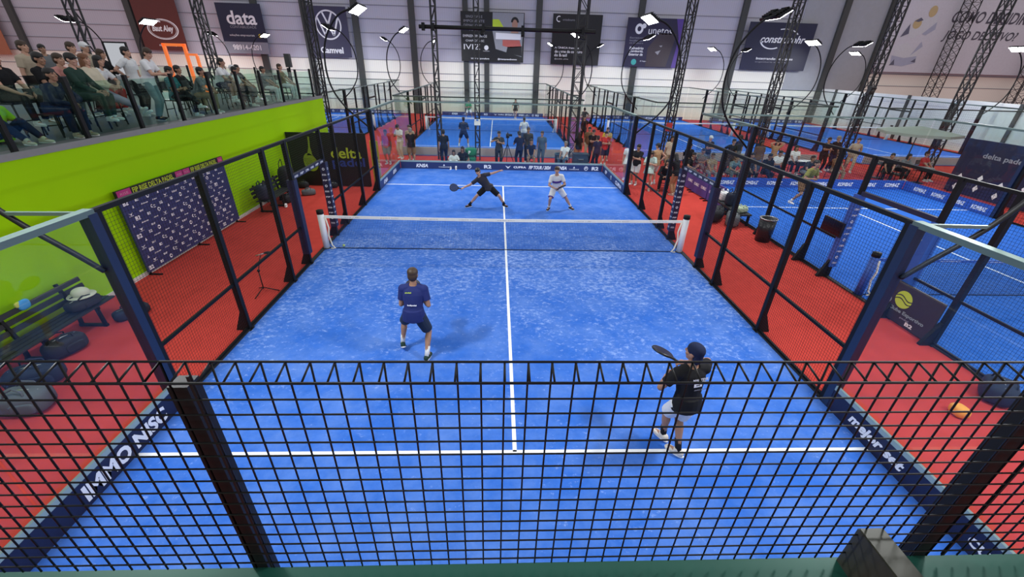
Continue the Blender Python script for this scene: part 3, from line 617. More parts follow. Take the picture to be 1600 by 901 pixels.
db = thing('display_board', 'tall black board lettered delta padel at the far end of the lime wall', 'display board', (-6.2, 6.55, 0))
MB().bx(-7.22, -5.46, 6.5, 6.58, 0.02, 2.1).build('panel', BLACKPR, db)
for x in (-7.1, -5.6): MB().bx(x-.03, x+.03, 6.58, 6.95, 0, .04).bar((x, 6.9, .03), (x, 6.58, 1.2), .03).build('strut', BLACK, db)
MB().text('delta', (-6.3, 6.495, 1.34), X, Z, w=1.2, h=.42, bold=.02).build('lettering', LETLIME, db); MB().text('padel', (-6.25, 6.495, .93), X, Z, w=1.3, h=.46, bold=.02).build('lettering', LETBLUE, db)
d2 = thing('display_board', 'tall black board with a lime padel racket drawing left of the delta padel board', 'display board', (-8.0, 6.6, 0))
MB().bx(-8.56, -7.3, 6.55, 6.62, 0.02, 2.08).build('panel', BLACKPR, d2); MB().bx(-8.4, -8.34, 6.62, 6.95, 0, .04).bx(-7.5, -7.44, 6.62, 6.95, 0, .04).build('strut', BLACK, d2)
rm = MB(); out = [(.0, -.62)]; rm.poly([(cos(a)*.27*(1-.12*sin(a)), sin(a)*.36) for a in [2*pi*i/28 for i in range(28)]], (-7.78, 6.545, .95), V((.96, 0, .28)), V((-.28, 0, .96))); rm.poly([(-.11, .28), (.11, .28), (.035, .62), (.035, 1.02), (-.035, 1.02), (-.035, .62)], (-7.78, 6.545, .95), V((.96, 0, .0)), V((.1, 0, .96)))
rm.build('racket_print', mat('olive_lime_print', (.26, .38, .02), .6), d2)
hm = MB()
for i in range(5):
    for j in range(6): hm.disc((-7.9+.06*i-.02*j, 6.542, .78+.06*j), X, Z, .015, 8)
hm.build('hole_pattern', BLACKPR, d2)
yb_ = thing('display_board', 'yellow board edge showing right of the delta padel board', 'display board', (-5.3, 7.0, 0))
MB().bx(-5.46, -5.14, 7.0, 7.04, .02, 1.75).build('panel', YELLOW, yb_); MB().bx(-5.4, -5.36, 7.04, 7.3, 0, .04).bx(-5.24, -5.2, 7.04, 7.3, 0, .04).build('strut', BLACK, yb_)
MB().text('R$ 99', (-5.3, 6.996, 1.05), X, Z, w=.24, h=.14).build('lettering', BLACKPR, yb_)

# dark panel with heart and lime ball, tied to the right-hand court's fence
hp = thing('fence_banner', 'black banner with a grey heart and a lime ball on the right-hand fence', 'banner', (8.2, -3.85, 0))
MB().bx(8.17, 8.2, -4.42, -3.12, .06, .88).build('panel', mat('charcoal_print', (.02, .022, .03), .5), hp)
o = V((8.167, -3.66, .56)); r = V((0, -1, 0))
bm = MB(); bm.disc(o, r, Z, .185, 28); bm.build('ball_emblem', LETLIME, hp)
cm = MB()
for dz, sgn in ((.04, 1), (-.03, 1)):
    pts = [(-.185+.037*i, dz+.035*sin(-pi*.1+i*.62)) for i in range(11)]
    for p, q in zip(pts[:-1], pts[1:]): cm.poly([(p[0], p[1]-.011), (q[0], q[1]-.011), (q[0], q[1]+.011), (p[0], p[1]+.011)], o-X*.003, r, Z)
cm.build('ball_seam', BLACKPR, hp)
ht = [(0, -.16)]+[(.13*sin(a)**3*1.1, .01*(13*cos(a)-5*cos(2*a)-2*cos(3*a)-cos(4*a))) for a in [2*pi*i/24 for i in range(25)]][1:]
MB().poly([(.14*sin(a)**3, .0095*(13*cos(a)-5*cos(2*a)-2*cos(3*a)-cos(4*a))) for a in [-2*pi*i/24 for i in range(24)]], (8.167, -3.29, .4), r, Z).build('heart_emblem', GREYCAP, hp)
MB().text('Clube Esportivo', (8.167, -3.84, .3), r, Z, w=.82, h=.1, bold=.03).build('lettering', GREYCAP, hp); MB().text('nox', (8.167, -3.24, .14), r, Z, w=.16, h=.05, bold=.04, shear=.3).build('lettering', LETTER, hp)
MB().text('B2', (8.167, -4.0, .14), r, Z, w=.17, h=.08, bold=.04).build('lettering', LETTER, hp); MB().text('padel', (8.167, -3.86, .2), r, Z, w=.2, h=.05, bold=.02).build('lettering', GREYLET, hp)
tv = thing('screen', 'black flat screen hung on the fence of the right-hand court', 'screen', (8.2, -1.16, 1.05))
MB().bx(8.17, 8.22, -1.5, -.82, 1.08, 1.44).build('casing', PLASTIC, tv); MB().bx(8.165, 8.17, -1.48, -.84, 1.1, 1.42).build('display', mat('dark_screen', (.004, .004, .006), .15), tv); MB().bx(8.2, 8.34, -1.2, -1.1, 1.2, 1.3).build('mount', BLACK, tv)

# low purple barriers beside the far half of the right-hand aisle
for i, (x, y, a) in enumerate(((8.15, 7.3, .05), (8.15, 6.0, .05), (8.18, 4.7, .0))):
    t = thing('low_barrier', ('purple-blue low barrier nearest the black bags right of the court', 'purple-blue low barrier in the middle of the aisle row', 'purple-blue low barrier at the far end of the aisle row')[2-i], 'barrier', (x, y, 0), a)
    MB().bx(-.03, .03, -.62, .62, .04, .82).build('panel', mat('violet_blue_print', (.06, .055, .26), .5), t, True)
    for k in (-.5, .5): MB().bx(-.2, .2, k-.02, k+.02, 0, .04).build('foot', BLACK, t, True)
    for k in (-.3, .3): MB().text('KOMBAZ', (-.033, k, .4), V((0, -1, 0)), Z, w=.42, h=.12, shear=.2, bold=.03).build('lettering', LETTER, t, True)

# ------------------------------------------------------------------ benches, bags, bins and small things
WOODBLK = mat('black_stained_wood', (.018, .020, .022), .6, var=.2, scale=14)
def bench(label, loc, rz, length, group=None):
    t = thing('slatted_bench', label, 'bench', loc, rz); L_ = length/2      # local: faces +x, runs along y
    for i in range(4): MB().bx(.06+.11*i, .145+.11*i, -L_, L_, .42, .45).build('seat_slat', WOODBLK, t, True)
    for i in range(3):
        R = Matrix.Rotation(-.18, 3, 'Y'); MB().box((.0-.02*i, 0, .56+.13*i), (.03, length, .085), R).build('back_slat', WOODBLK, t, True)
    for y in (-L_*.72, 0, L_*.72):
        MB().bar((.04, y, .44), (-.075, y, .9), .05).bar((.02, y, 0), (.05, y, .44), .05).bar((.46, y, 0), (.44, y, .42), .05).bar((.03, y, .40), (.49, y, .40), .045).bar((-.02, y, .03), (.5, y, .03), .05).build('support', BLACK, t, True)
    return t
bench('black slatted bench along the lime wall at the left edge of the photo', (-8.25, -4.95, 0), 0, 2.9)
bench('black slatted bench with bags on the lime wall beyond the navy backdrop', (-8.25, 3.75, 0), 0, 1.9)
def bag(label, loc, rz, size, m, kind='duffel'):
    t = thing('sports_bag', label, 'bag', loc, rz); a, b, c = size
    MB().sup((0, 0, c*.5), (a/2, b/2, c/2), .55, nu=20, nv=12).build('body', m, t, True)
    MB().tube([(-a*.35, 0, c*.93), (0, 0, c*1.0), (a*.35, 0, c*.93)], .012, 6).build('zipper', CHROME, t, True)
    for s in (-1, 1): MB().tube([(-a*.2, s*b*.35, c*.8), (-a*.18, s*b*.3, c*1.12), (0, s*b*.22, c*1.25), (a*.18, s*b*.3, c*1.12), (a*.2, s*b*.35, c*.8)], .014, 6).build('strap', m, t, True)
    MB().sup((a*.1, -b*.46, c*.42), (a*.25, b*.08, c*.25), .5).build('pocket', m, t, True); return t
BAGN = mat('navy_bag_fabric', (.012, .018, .04), .8); BAGG = mat('grey_bag_fabric', (.10, .11, .12), .8)
bag('navy sports bag in a heap of gear in front of the left bench', (-7.5, -5.55, 0), .5, (.7, .36, .34), BAGN)
bag('black sports bag on the floor at the near end of the left bench', (-7.75, -4.75, 0), 1.3, (.6, .32, .32), FABBLK)
bag('grey sports bag half hidden by the mesh at the left edge', (-7.1, -6.1, 0), .2, (.6, .4, .36), BAGG)
bag('black racket bag lying on the seat at the far end of the left bench', (-7.95, -3.95, .45), 1.4, (.55, .3, .2), FABBLK)
bag('dark racket bag leaning on the floor beyond the left bench', (-7.55, -3.55, 0), 1.0, (.6, .26, .22), BAGN)
bag('round black backpack on the near end of the bench beyond the backdrop', (-8.0, 3.0, .45), 1.5, (.42, .34, .5), BAGN)
bag('large black upright bag on the far end of the bench beyond the backdrop', (-8.05, 4.9, .2), 1.5, (.6, .45, .95), FABBLK)
bag('black bag on the floor under the bench beyond the backdrop', (-7.85, 4.3, 0), 1.4, (.6, .3, .3), FABBLK)
bag('small dark bag on the red floor before the delta padel boards', (-7.5, 5.2, 0), .4, (.5, .28, .22), BAGG)
bag('small dark bag against the foot of the racket drawing board', (-8.1, 6.2, 0), .1, (.42, .26, .24), FABBLK)
bag('black bag lying against the foot of the delta padel board', (-6.95, 6.3, 0), .2, (.36, .24, .2), FABBLK)
bag('big black sports bag heaped right of the white net post', (7.35, 2.95, 0), .9, (1.0, .5, .46), FABBLK)
bag('grey and black sports bag between the black bag and the low bench', (7.75, 2.45, 0), 1.1, (.9, .42, .44), BAGG)
bag('navy backpack standing on the low bench right of the court', (8.0, 3.3, .42), .3, (.36, .3, .46), BAGN)
bag('pale green towel bag on the near end of the low bench', (8.02, 2.55, .42), .5, (.45, .3, .2), mat('pale_green_cloth', (.42, .50, .34), .85))
bag('white kit bag on the far end of the low bench', (8.05, 3.9, .42), 1.4, (.4, .3, .34), mat('white_bag_fabric', (.7, .7, .7), .8))
bag('dark bag on the red floor behind the mesh at the right edge', (7.92, -5.95, 0), .8, (.56, .42, .36), BAGN)
bag('grey backpack against the dark bag at the right edge', (8.0, -6.55, 0), .2, (.4, .34, .42), BAGG)
lb = thing('low_bench', 'low dark bench holding kit bags along the right-hand aisle', 'bench', (8.03, 3.15, 0))
MB().bx(7.83, 8.25, 2.25, 4.1, .36, .42).build('seat', WOODBLK, lb)
for x in (7.88, 8.2):
    for y in (2.32, 4.02): MB().bx(x-.03, x+.03, y-.03, y+.03, 0, .36).build('leg', BLACK, lb)
cap = thing('sun_hat', 'pale cream sun hat on the bag at the far end of the left bench', 'hat', (-7.98, -3.88, .66))
MB().sup((-7.98, -3.88, .72), (.13, .13, .1), .9).build('crown', mat('cream_straw', (.55, .56, .45), .9), cap); MB().cyl((-7.98, -3.88, .665), (-7.98, -3.88, .675), .21, 24).build('brim', mat('cream_straw'), cap)
sk = thing('snack_bag', 'small crumpled blue and yellow bag on the back of the left bench', 'bag', (-8.3, -4.55, .75))
MB().sup((-8.27, -4.55, .86), (.03, .1, .09), .7).build('pouch', mat('sky_blue_foil', (.06, .33, .72), .35), sk); MB().sup((-8.27, -4.63, .9), (.02, .05, .05), .7).build('yellow_corner', mat('yellow_green_foil', (.55, .6, .08), .4), sk)
ob = tag(MB().sup((6.95, -6.3, .09), (.1, .13, .09), .7).build('shoe_bag', mat('orange_fabric', (.8, .33, .04), .7)), 'small orange bag on the red floor at the right edge', 'bag')
def shoe_pair(label, x, y, a, m):
    t = thing('sneaker', label, 'shoe', (x, y, 0), a)
    MB().sup((0, 0, .05), (.05, .14, .05), .8).sup((0, -.06, .08), (.042, .07, .05), .8).build('upper', m, t, True); MB().sup((0, 0, .018), (.052, .148, .018), .6).build('sole', WHITE, t, True)
shoe_pair('white trainer under the bench beyond the navy backdrop', -7.72, 3.7, .4, WHITE); shoe_pair('white trainer beside the floor bag in front of the far left bench', -7.5, 4.0, 1.2, mat('off_white_leather', (.6, .6, .58), .6))
def bin_(label, x, y, r, h, m, lidm):
    t = thing('litter_bin', label, 'bin', (x, y, 0))
    b = MB(); b.smooth = True
    pr = [(.0, .01), (r*.86, .0), (r, h), (r*.93, h), (r*.8, .06), (0, .05)]
    b.loft([[V((x+q*cos(2*pi*i/24), y+q*sin(2*pi*i/24), z)) for i in range(24)] for q, z in pr], False); b.build('bucket', m, t)
    b = MB(); b.tube([(x+r*1.0*cos(2*pi*i/24), y+r*1.0*sin(2*pi*i/24), h) for i in range(25)], .018, 6); b.build('rim', lidm, t); return t
bin_('black litter bin standing against the right-hand court fence', 8.0, 1.0, .24, .72, PLASTIC, CHROME)
bin_('dark blue bin behind the far board of the near centre court', 3.0, 11.2, .3, .62, mat('dark_blue_plastic', (.01, .025, .06), .4), mat('teal_plastic', (.03, .14, .18), .4))
cr = thing('equipment_case', 'dark case on the red carpet behind the far board, right of the towers', 'case', (4.0, 11.1, 0))
MB().bx(3.65, 4.4, 10.85, 11.35, .04, .62).build('body', mat('case_slate', (.03, .05, .085), .6), cr); MB().bx(3.63, 4.42, 10.83, 11.37, .62, .68).build('lid', mat('case_slate'), cr); MB().bx(3.9, 4.15, 10.8, 10.85, .4, .45).build('handle', CHROME, cr)
for x, z in ((-1.55, 0), (-1.5, .42)):
    g = thing('green_bag', 'upper green bag with white print stacked beside the middle tower' if z else 'lower green bag with white print beside the middle tower', 'bag', (x-.1, 11.2, z))
    MB().sup((x-.1, 11.2, z+.2), (.3, .2, .21), .5).build('body', mat('kelly_green_fabric', (.01, .20, .09), .7), g); MB().text('P', (x-.16, 10.985, z+.22), X, Z, h=.16, bold=.05).build('lettering', LETTER, g)
ball = thing('padel_ball', 'yellow-green ball on the turf near the left net post', 'ball', (-4.55, .12, .012))
MB().sup((-4.55, .12, .047), (.034, .034, .034)).build('felt', mat('ball_felt', (.62, .80, .18), .9), ball); MB().tube([(-4.55+.0345*cos(a), .12+.0345*sin(a)*cos(.6*sin(2*a)), .047+.0345*sin(a)*sin(.6*sin(2*a))) for a in [2*pi*i/24 for i in range(25)]], .0015, 5).build('seam', WHITE, ball)
mc = thing('microphone_stand', 'black microphone stand on the red floor left of the court', 'microphone stand', (-5.45, -2.55, 0))
for a in (.3, 2.4, 4.5): MB().tube([(-5.45, -2.55, .14), (-5.45+.3*cos(a), -2.55+.3*sin(a), .015)], .011, 6).build('leg', BLACK, mc)
MB().tube([(-5.45, -2.55, .1), (-5.45, -2.55, .55)], .011, 8).build('pole', BLACK, mc)
MB().tube([(-5.45, -2.55, .55), (-5.5, -2.3, .72)], .009, 6).build('boom', BLACK, mc); MB().sup((-5.45, -2.55, .55), (.03, .03, .035)).build('clutch', BLACK, mc)
mh = thing('microphone', 'long microphone with a black windshield clipped on the microphone stand', 'microphone', (-5.52, -2.2, .76))
MB().tube([(-5.62, -2.22, .755), (-5.45, -2.16, .79)], .013, 8).build('body', CHROME, mh); MB().sup((-5.39, -2.14, .80), (.08, .03, .03), 1, Matrix.Rotation(.35, 3, 'Z')).build('windshield', FABBLK, mh); MB().bar((-5.52, -2.2, .76), (-5.5, -2.3, .72), .012).build('clip', BLACK, mh)
# doorway frames on the mezzanine
of = thing('lit_frame', 'glowing orange door frame standing on the mezzanine behind the crowd', 'frame', (-13.35, 9, 3.06))
for x in (-13.75, -12.95): MB().bx(x-.05, x+.05, 8.95, 9.05, 3.06, 5.0).build('upright', ORANGE, of)
MB().bx(-13.8, -12.9, 8.95, 9.05, 4.92, 5.02).build('head_bar', ORANGE, of); MB().bx(-12.9, -12.55, 8.95, 9.05, 4.6, 4.68).build('side_bar', ORANGE, of); MB().bx(-12.6, -12.52, 8.95, 9.05, 3.06, 4.6).build('upright', ORANGE, of)
mr_ = thing('mirror', 'tall dark-framed mirror on the mezzanine behind the standing spectators', 'mirror', (-15.7, 9, 3.06))
MB().bx(-16.1, -15.28, 9.0, 9.03, 3.1, 4.98).build('mirror_glass', mat('mirror_silver', (.8, .8, .82), .04, 1.0, var=0), mr_)
MB().bx(-16.16, -16.1, 8.98, 9.04, 3.06, 5.02).bx(-15.28, -15.22, 8.98, 9.04, 3.06, 5.02).bx(-16.1, -15.28, 8.98, 9.04, 4.97, 5.02).bx(-16.1, -15.28, 8.98, 9.04, 3.06, 3.11).build('mirror_frame', BLACK, mr_)
bs = thing('post_bin', 'dark upright box on the mezzanine corner by the far railing end', 'cabinet', (-9.67, 10.7, 3.06))
MB().bx(-9.78, -9.56, 10.6, 10.8, 4.25, 4.78).build('box', COLST, bs); MB().bx(-9.7, -9.64, 10.67, 10.73, 3.06, 4.25).build('pole', BLACK, bs)
# dark sponsor wall, canopy and tables right of the right-hand court
rw = thing('sponsor_wall', 'dark navy backdrop with white marks behind the far right court corner', 'sponsor wall', (20.4, 5.6, 0))
MB().bx(20.35, 20.45, 3.3, 7.6, .05, 2.3).build('printed_panel', NAVYD, rw)
for i in range(5):
    for j in range(2):
        MB().poly([(-.1, 0), (0, -.14), (.12, .02), (.02, .16)], (20.345, 3.8+.85*i, .3+.42*j+.1*(i % 2)), V((0, -1, 0)), Z).build('star_mark', LETTER, rw)
MB().text('delta padel', (20.345, 5.9, 1.7), V((0, -1, 0)), Z, w=1.6, h=.26, bold=.02).build('lettering', GREYLET, rw)
for y in (3.4, 7.5): MB().bx(20.45, 20.9, y-.03, y+.03, 0, .05).build('stand', BLACK, rw)

rb = thing('hose_box', 'red box fixed to the lattice column right of the far court corner', 'box', (8.75, 12.15, 1.75))
MB().bx(8.62, 8.9, 12.05, 12.22, 1.72, 2.12).build('cabinet', mat('signal_red', (.42, .03, .02), .5), rb); MB().bx(8.66, 8.86, 12.04, 12.05, 1.77, 2.07).build('door', mat('signal_red'), rb)
wb = thing('junction_box', 'small white box with two lamps on the middle slim tower', 'box', (-1.3, 12.24, 1.8))
MB().bx(-1.46, -1.14, 12.2, 12.28, 1.78, 1.98).build('casing', WHITE, wb)
for x in (-1.4, -1.2): MB().cyl((x, 12.24, 1.98), (x, 12.22, 2.06), .045, 12).build('lamp', WHITE, wb)
for x, z, lb in ((18.85, 3.75, 'small black loudspeaker on the lattice column left of the large white advert'), (13.9, 2.35, 'small black loudspeaker low on the lattice column by the construction banner')):
    sp = thing('loudspeaker', lb, 'loudspeaker', (x, 12.1, z)); MB().box((x, 12.1, z+.15), (.26, .22, .34), Matrix.Rotation(.3, 3, 'X')).build('cabinet', PLASTIC, sp); MB().cyl((x, 11.99, z+.12), (x, 11.975, z+.115), .09, 16).build('cone', COLST, sp); MB().bar((x, 12.15, z+.15), (x, 12.25, z+.15), .04).build('bracket', BLACK, sp)

# ------------------------------------------------------------------ people
SKINS = {'light': mat('skin_light', (.52, .29, .20), .5, var=.05), 'tan': mat('skin_tan', (.36, .19, .12), .5, var=.05), 'brown': mat('skin_brown', (.20, .10, .06), .5, var=.05)}
EYEM = mat('eye_dark', (.02, .015, .012), .3, var=0); LIPM = mat('lip_tone', (.32, .11, .09), .5, var=.05)
HAIRS = {'black': mat('hair_black', (.010, .008, .007), .55, var=.2, scale=40), 'brown': mat('hair_brown', (.045, .024, .012), .55, var=.2, scale=40), 'ginger': mat('hair_ginger', (.17, .065, .025), .55, var=.2, scale=40), 'grey': mat('hair_grey', (.2, .19, .18), .6, var=.2, scale=40)}
CL = {}
def cloth(c):
    if isinstance(c, bpy.types.Material): return c
    if c not in CL: CL[c] = mat('cloth_'+c, PAL[c], .85, var=.10, scale=9, spec=.2)
    return CL[c]
PAL = dict(white=(.72, .72, .72), black=(.012, .012, .014), navy=(.012, .018, .05), royal=(.012, .03, .16), darkgreen=(.02, .045, .035), grey=(.16, .17, .18), darkgrey=(.04, .042, .048),
           jeans=(.08, .13, .22), palejeans=(.17, .24, .27), khaki=(.30, .22, .14), tan=(.42, .25, .13), lime=(.33, .62, .03), red=(.45, .03, .03), pink=(.55, .25, .22), cream=(.55, .48, .36),
           lavender=(.30, .27, .38), mint=(.50, .66, .60), brown=(.16, .09, .05), yellow=(.6, .45, .05), teal=(.03, .16, .18), slate=(.07, .11, .17), beige=(.42, .35, .26), violet=(.10, .05, .30), orange=(.6, .2, .04))

def ik(a, t, l1, l2, pole):
    d = t-a; L_ = d.length
    if L_ > (l1+l2)*.995: t = a+d*((l1+l2)*.995/L_); d = t-a; L_ = d.length
    x = (l1*l1-l2*l2+L_*L_)/(2*L_); h = sqrt(max(0, l1*l1-x*x)); u = d/L_
    p = pole-u*pole.dot(u); p = p.normalized() if p.length > 1e-5 else frame_of(u)[0]
    return a+u*x+p*h, t
def skeleton(q):
    g = dict(pz=.93, lean=.05, side=0, twist=0, ptw=0, head=(0, 0), hL=(-.25, .03, -.1), hR=(.25, .03, -.1), fL=(-.1, 0, .09), fR=(.1, 0, .09), tL=.15, tR=-.15, pL=0, pR=0, eL=(-.7, -.6, -.2), eR=(.7, -.6, -.2), kL=(-.15, 1, .1), kR=(.15, 1, .1), curl=.5, px=(0, 0)); g.update(q)
    P = V((g['px'][0], g['px'][1], g['pz'])); j = dict(g=g, P=P)
    up = V((sin(g['side']), sin(g['lean']), cos(g['lean'])*cos(g['side']))).normalized()
    tw = g['twist']; r = V((cos(tw), sin(tw), 0)); r = (r-up*r.dot(up)).normalized(); f = up.cross(r)
    pr = V((cos(g['ptw']), sin(g['ptw']), 0)); pf = Z.cross(pr)
    j.update(up=up, r=r, f=f, pr=pr, pf=pf, SP=P+up*.46, NB=P+up*.515)
    for s, n in ((-1, 'L'), (1, 'R')):
        j['S'+n] = P+up*.455+r*.175*s; j['H'+n] = P+pr*.092*s-Z*.03
        j['E'+n], j['W'+n] = ik(j['S'+n], P+V(g['h'+n]), .29, .255, V(g['e'+n]))
        j['K'+n], j['A'+n] = ik(j['H'+n], V(g['f'+n]), .43, .42, V(g['k'+n]))
    hy, hp = g['head']; hf = (f*cos(hy)-r*sin(hy)); hf = V((hf.x, hf.y, hf.z*.4)).normalized(); hu = (up*.45+Z*.55).normalized()
    hf = (hf-hu*hf.dot(hu)).normalized(); hf, hu = hf*cos(hp)-hu*sin(hp), hu*cos(hp)+hf*sin(hp); hr = hf.cross(hu)
    nt = j['NB']+(up*.5+Z*.5).normalized()*.07; j.update(hf=hf, hu=hu, hr=hr, NT=nt, HC=nt+hu*.115+hf*.02); return j
def el(c, r, f, a, b, n=14): return [c+r*cos(2*pi*i/n)*a+f*sin(2*pi*i/n)*b for i in range(n)]
def limb(m, pts, rad, n=12):
    o = m.smooth; m.tube(pts, rad, n)
    for p, q in ((pts[0], rad[0]), (pts[-1], rad[-1])): m.sup(p, (q, q, q), nu=12, nv=8)
def torso(m, j, inf=0., lo=-.1, hi=1.):
    P, up, r, f, pr, pf = (j[k] for k in ('P', 'up', 'r', 'f', 'pr', 'pf'))
    prof = [(-.10, .125, .10), (-.03, .168, .118), (.06, .165, .115), (.16, .142, .10), (.26, .152, .108), (.36, .172, .115), (.43, .165, .10), (.475, .125, .08), (.51, .07, .065)]
    rings = []
    for z, a, b in prof:
        if z < lo-1e-6 or z > hi: continue
        k = min(1, max(0, (z+.05)/.4)); rr = (pr*(1-k)+r*k).normalized(); ff = (pf*(1-k)+f*k).normalized()
        c = P+(up if z > 0 else Z)*z; rings.append(el(c, rr, ff, a+inf, b+inf, 18))
    m.loft(rings)
def hand(m, j, n, s):
    W_, E_ = j['W'+n], j['E'+n]; d = (W_-E_).normalized(); side = (-j['r']*s) if abs(d.dot(j['r'])) < .8 else -Z
    pn = (side-d*side.dot(d)).normalized(); w = pn.cross(d)*(1 if s > 0 else -1)          # pn palm normal, w toward the thumb side
    if w.dot(j['f']+Z*.3) < 0: w = -w
    R = Matrix((w, d, pn)).transposed(); m.sup(W_+d*.055, (.041, .055, .017), .8, R)
    m.tube([W_-d*.02, W_+d*.02], [.026, .03], 10)
    c = j['g']['curl']
    for i, (o, ln) in enumerate(((.030, .075), (.010, .083), (-.010, .078), (-.029, .062))):
        p = W_+d*.095+w*o; a = c*.5; pts = [p]
        for k in range(3):
            dd = d*cos(a)+pn*sin(a); p = p+dd*ln*(.42, .33, .25)[k]; pts.append(p); a += c*.9
        m.tube([W_+d*.07+w*o]+pts, [.0105, .0105, .0098, .009, .0078], 8)
    p = W_+d*.03+w*.032; q1 = p+(d*.55+w*.75+pn*.3).normalized()*.038; q2 = q1+(d*.85+w*.2+pn*.45).normalized()*.032
    m.tube([W_+d*.02+w*.015, p, q1, q2], [.013, .0125, .0108, .0088], 8)
def head(m, j):
    c, r, f, u = j['HC'], j['hr'], j['hf'], j['hu']; R = Matrix((r, f, u)).transposed(); at = lambda x, y, z: c+r*x+f*y+u*z
    m.sup(at(0, -.012, .025), (.075, .095, .092), 1, R); m.sup(at(0, .018, -.035), (.058, .072, .082), .95, R); m.sup(at(0, .048, -.092), (.036, .034, .028), .9, R)
    m.tube([at(0, .088, .022), at(0, .104, -.012), at(0, .110, -.03)], [.009, .013, .016], 8); m.sup(at(0, .098, -.034), (.019, .014, .009), 1, R)
    for s in (-1, 1):
        m.sup(at(.075*s, -.012, -.008), (.012, .024, .034), .9, R); m.sup(at(.033*s, .078, .022), (.022, .014, .008), 1, R); m.sup(at(.036*s, .062, -.03), (.026, .024, .022), 1, R)
    m.sup(at(0, .086, -.064), (.026, .011, .008), 1, R); m.sup(at(0, .084, -.076), (.022, .011, .008), 1, R)
    m.tube([j['NB']-j['up']*.03, j['NT']+u*.02], [.062, .054], 14)
def solid(m, voxel, it, name, mats, smf=.5):
    me = bpy.data.meshes.new(name); me.from_pydata(m.v, [], m.f); me.update()
    o = bpy.data.objects.new(name, me); COL.objects.link(o)
    a = o.modifiers.new('r', 'REMESH'); a.mode = 'VOXEL'; a.voxel_size = voxel
    if it: b = o.modifiers.new('s', 'SMOOTH'); b.iterations = it; b.factor = smf
    bpy.context.view_layer.update(); dg = bpy.context.evaluated_depsgraph_get(); out = bpy.data.meshes.new_from_object(o.evaluated_get(dg))
    bpy.data.objects.remove(o); bpy.data.meshes.remove(me); out.name = name; out.materials.clear()
    for q in mats: out.materials.append(q)
    out.polygons.foreach_set('use_smooth', [True]*len(out.polygons)); return out
def body_mesh(j, voxel):
    m = MB(); torso(m, j); P = j['P']
    for s, n in ((-1, 'L'), (1, 'R')):
        S_, E_, W_, H_, K_, A_ = (j[k+n] for k in 'SEWHKA')
        mid = lambda a, b, t: a+(b-a)*t
        m.sup(S_, (.062, .062, .062)); limb(m, [S_, mid(S_, E_, .4), E_], [.056, .051, .040]); limb(m, [E_, mid(E_, W_, .25), mid(E_, W_, .7), W_], [.040, .043, .032, .026]); hand(m, j, n, s)
        m.tube([j['SP']+j['up']*.03+j['r']*.05*s, S_], [.06, .055], 12)
        kd = (K_-mid(H_, A_, .5)); bk = -(kd.normalized() if kd.length > .01 else j['pf'])
        limb(m, [H_, mid(H_, K_, .35), mid(H_, K_, .8), K_], [.092, .084, .06, .055]); limb(m, [K_, mid(K_, A_, .28)+bk*.014, mid(K_, A_, .6)+bk*.008, A_], [.053, .057, .043, .036])
        a = j['g']['t'+n]; fd = V((-sin(a), cos(a), 0)); fd = fd*cos(j['g']['p'+n])-Z*sin(j['g']['p'+n])
        m.tube([A_, A_+fd*.06-Z*.045, A_+fd*.14-Z*.055], [.036, .036, .026], 10); m.sup(A_-fd*.03-Z*.04, (.032, .034, .036))
    head(m, j); o = solid(m, voxel, 2, 'person', [SKINS['light'], EYEM, LIPM, HAIRS['black']], .4)
    c, r, f, u = j['HC'], j['hr'], j['hf'], j['hu']; spots = [(c+r*.033*s+f*.086+u*.008, .013, 1) for s in (-1, 1)]+[(c+f*.097-u*(.069), .016, 2)]+[(c+r*(.033+.012*k)*s+f*.085+u*.031, .010, 3) for s in (-1, 1) for k in (-1, 0, 1)]
    for p in o.polygons:
        q = p.center
        if (q-c).length < .16:
            for k, rad, mi in spots:
                if (q-k).length < rad: p.material_index = mi
    return o
def top_mesh(j, kind, voxel):
    m = MB(); torso(m, j, .017, .0, .52); m.loft([el(j['P']+Z*z, j['pr'], j['pf'], a, b, 18) for z, a, b in ((-.085, .200, .150), (-.03, .200, .148), (.05, .192, .140), (.12, .172, .126))])
    up = j['up']
    if kind in ('dress',):
        m.tube([j['P']+Z*.02, (j['HL']+j['HR'])/2*.6+(j['KL']+j['KR'])/2*.4], [.19, .24], 16)
    for s, n in ((-1, 'L'), (1, 'R')):
        S_, E_, W_ = j['S'+n], j['E'+n], j['W'+n]; m.sup(S_, (.078, .078, .078)); m.tube([j['SP']+up*.03+j['r']*.05*s, S_], [.075, .072], 12)
        if kind == 'long': m.tube([S_, E_], [.072, .058], 12); m.sup(E_, (.058,)*3); m.tube([E_, W_], [.058, .042], 12)
        elif kind != 'vest': m.tube([S_, S_+(E_-S_)*.68], [.074, .068], 12)
    return solid(m, voxel, 3, 'shirt', [BLACK])
def bottom_mesh(j, kind, voxel):
    m = MB(); P = j['P']; pr, pf = j['pr'], j['pf']
    m.loft([el(P+Z*z, pr, pf, a, b, 18) for z, a, b in ((-.12, .12, .10), (-.05, .182, .132), (.04, .18, .128), (.085, .168, .12))])
    for s, n in ((-1, 'L'), (1, 'R')):
        H_, K_, A_ = j['H'+n], j['K'+n], j['A'+n]
        if kind == 'shorts': e = H_+(K_-H_)*.82; m.tube([H_+Z*.02, H_+(K_-H_)*.4, e], [.112, .108, .098], 14)
        else: m.tube([H_+Z*.02, H_+(K_-H_)*.4, K_], [.11, .098, .074], 14); m.sup(K_, (.074,)*3); m.tube([K_, K_+(A_-K_)*.4, A_+(K_-A_)*.05], [.074, .07, .056], 14)
    return solid(m, voxel, 3, 'shorts' if kind == 'shorts' else 'trousers', [BLACK])
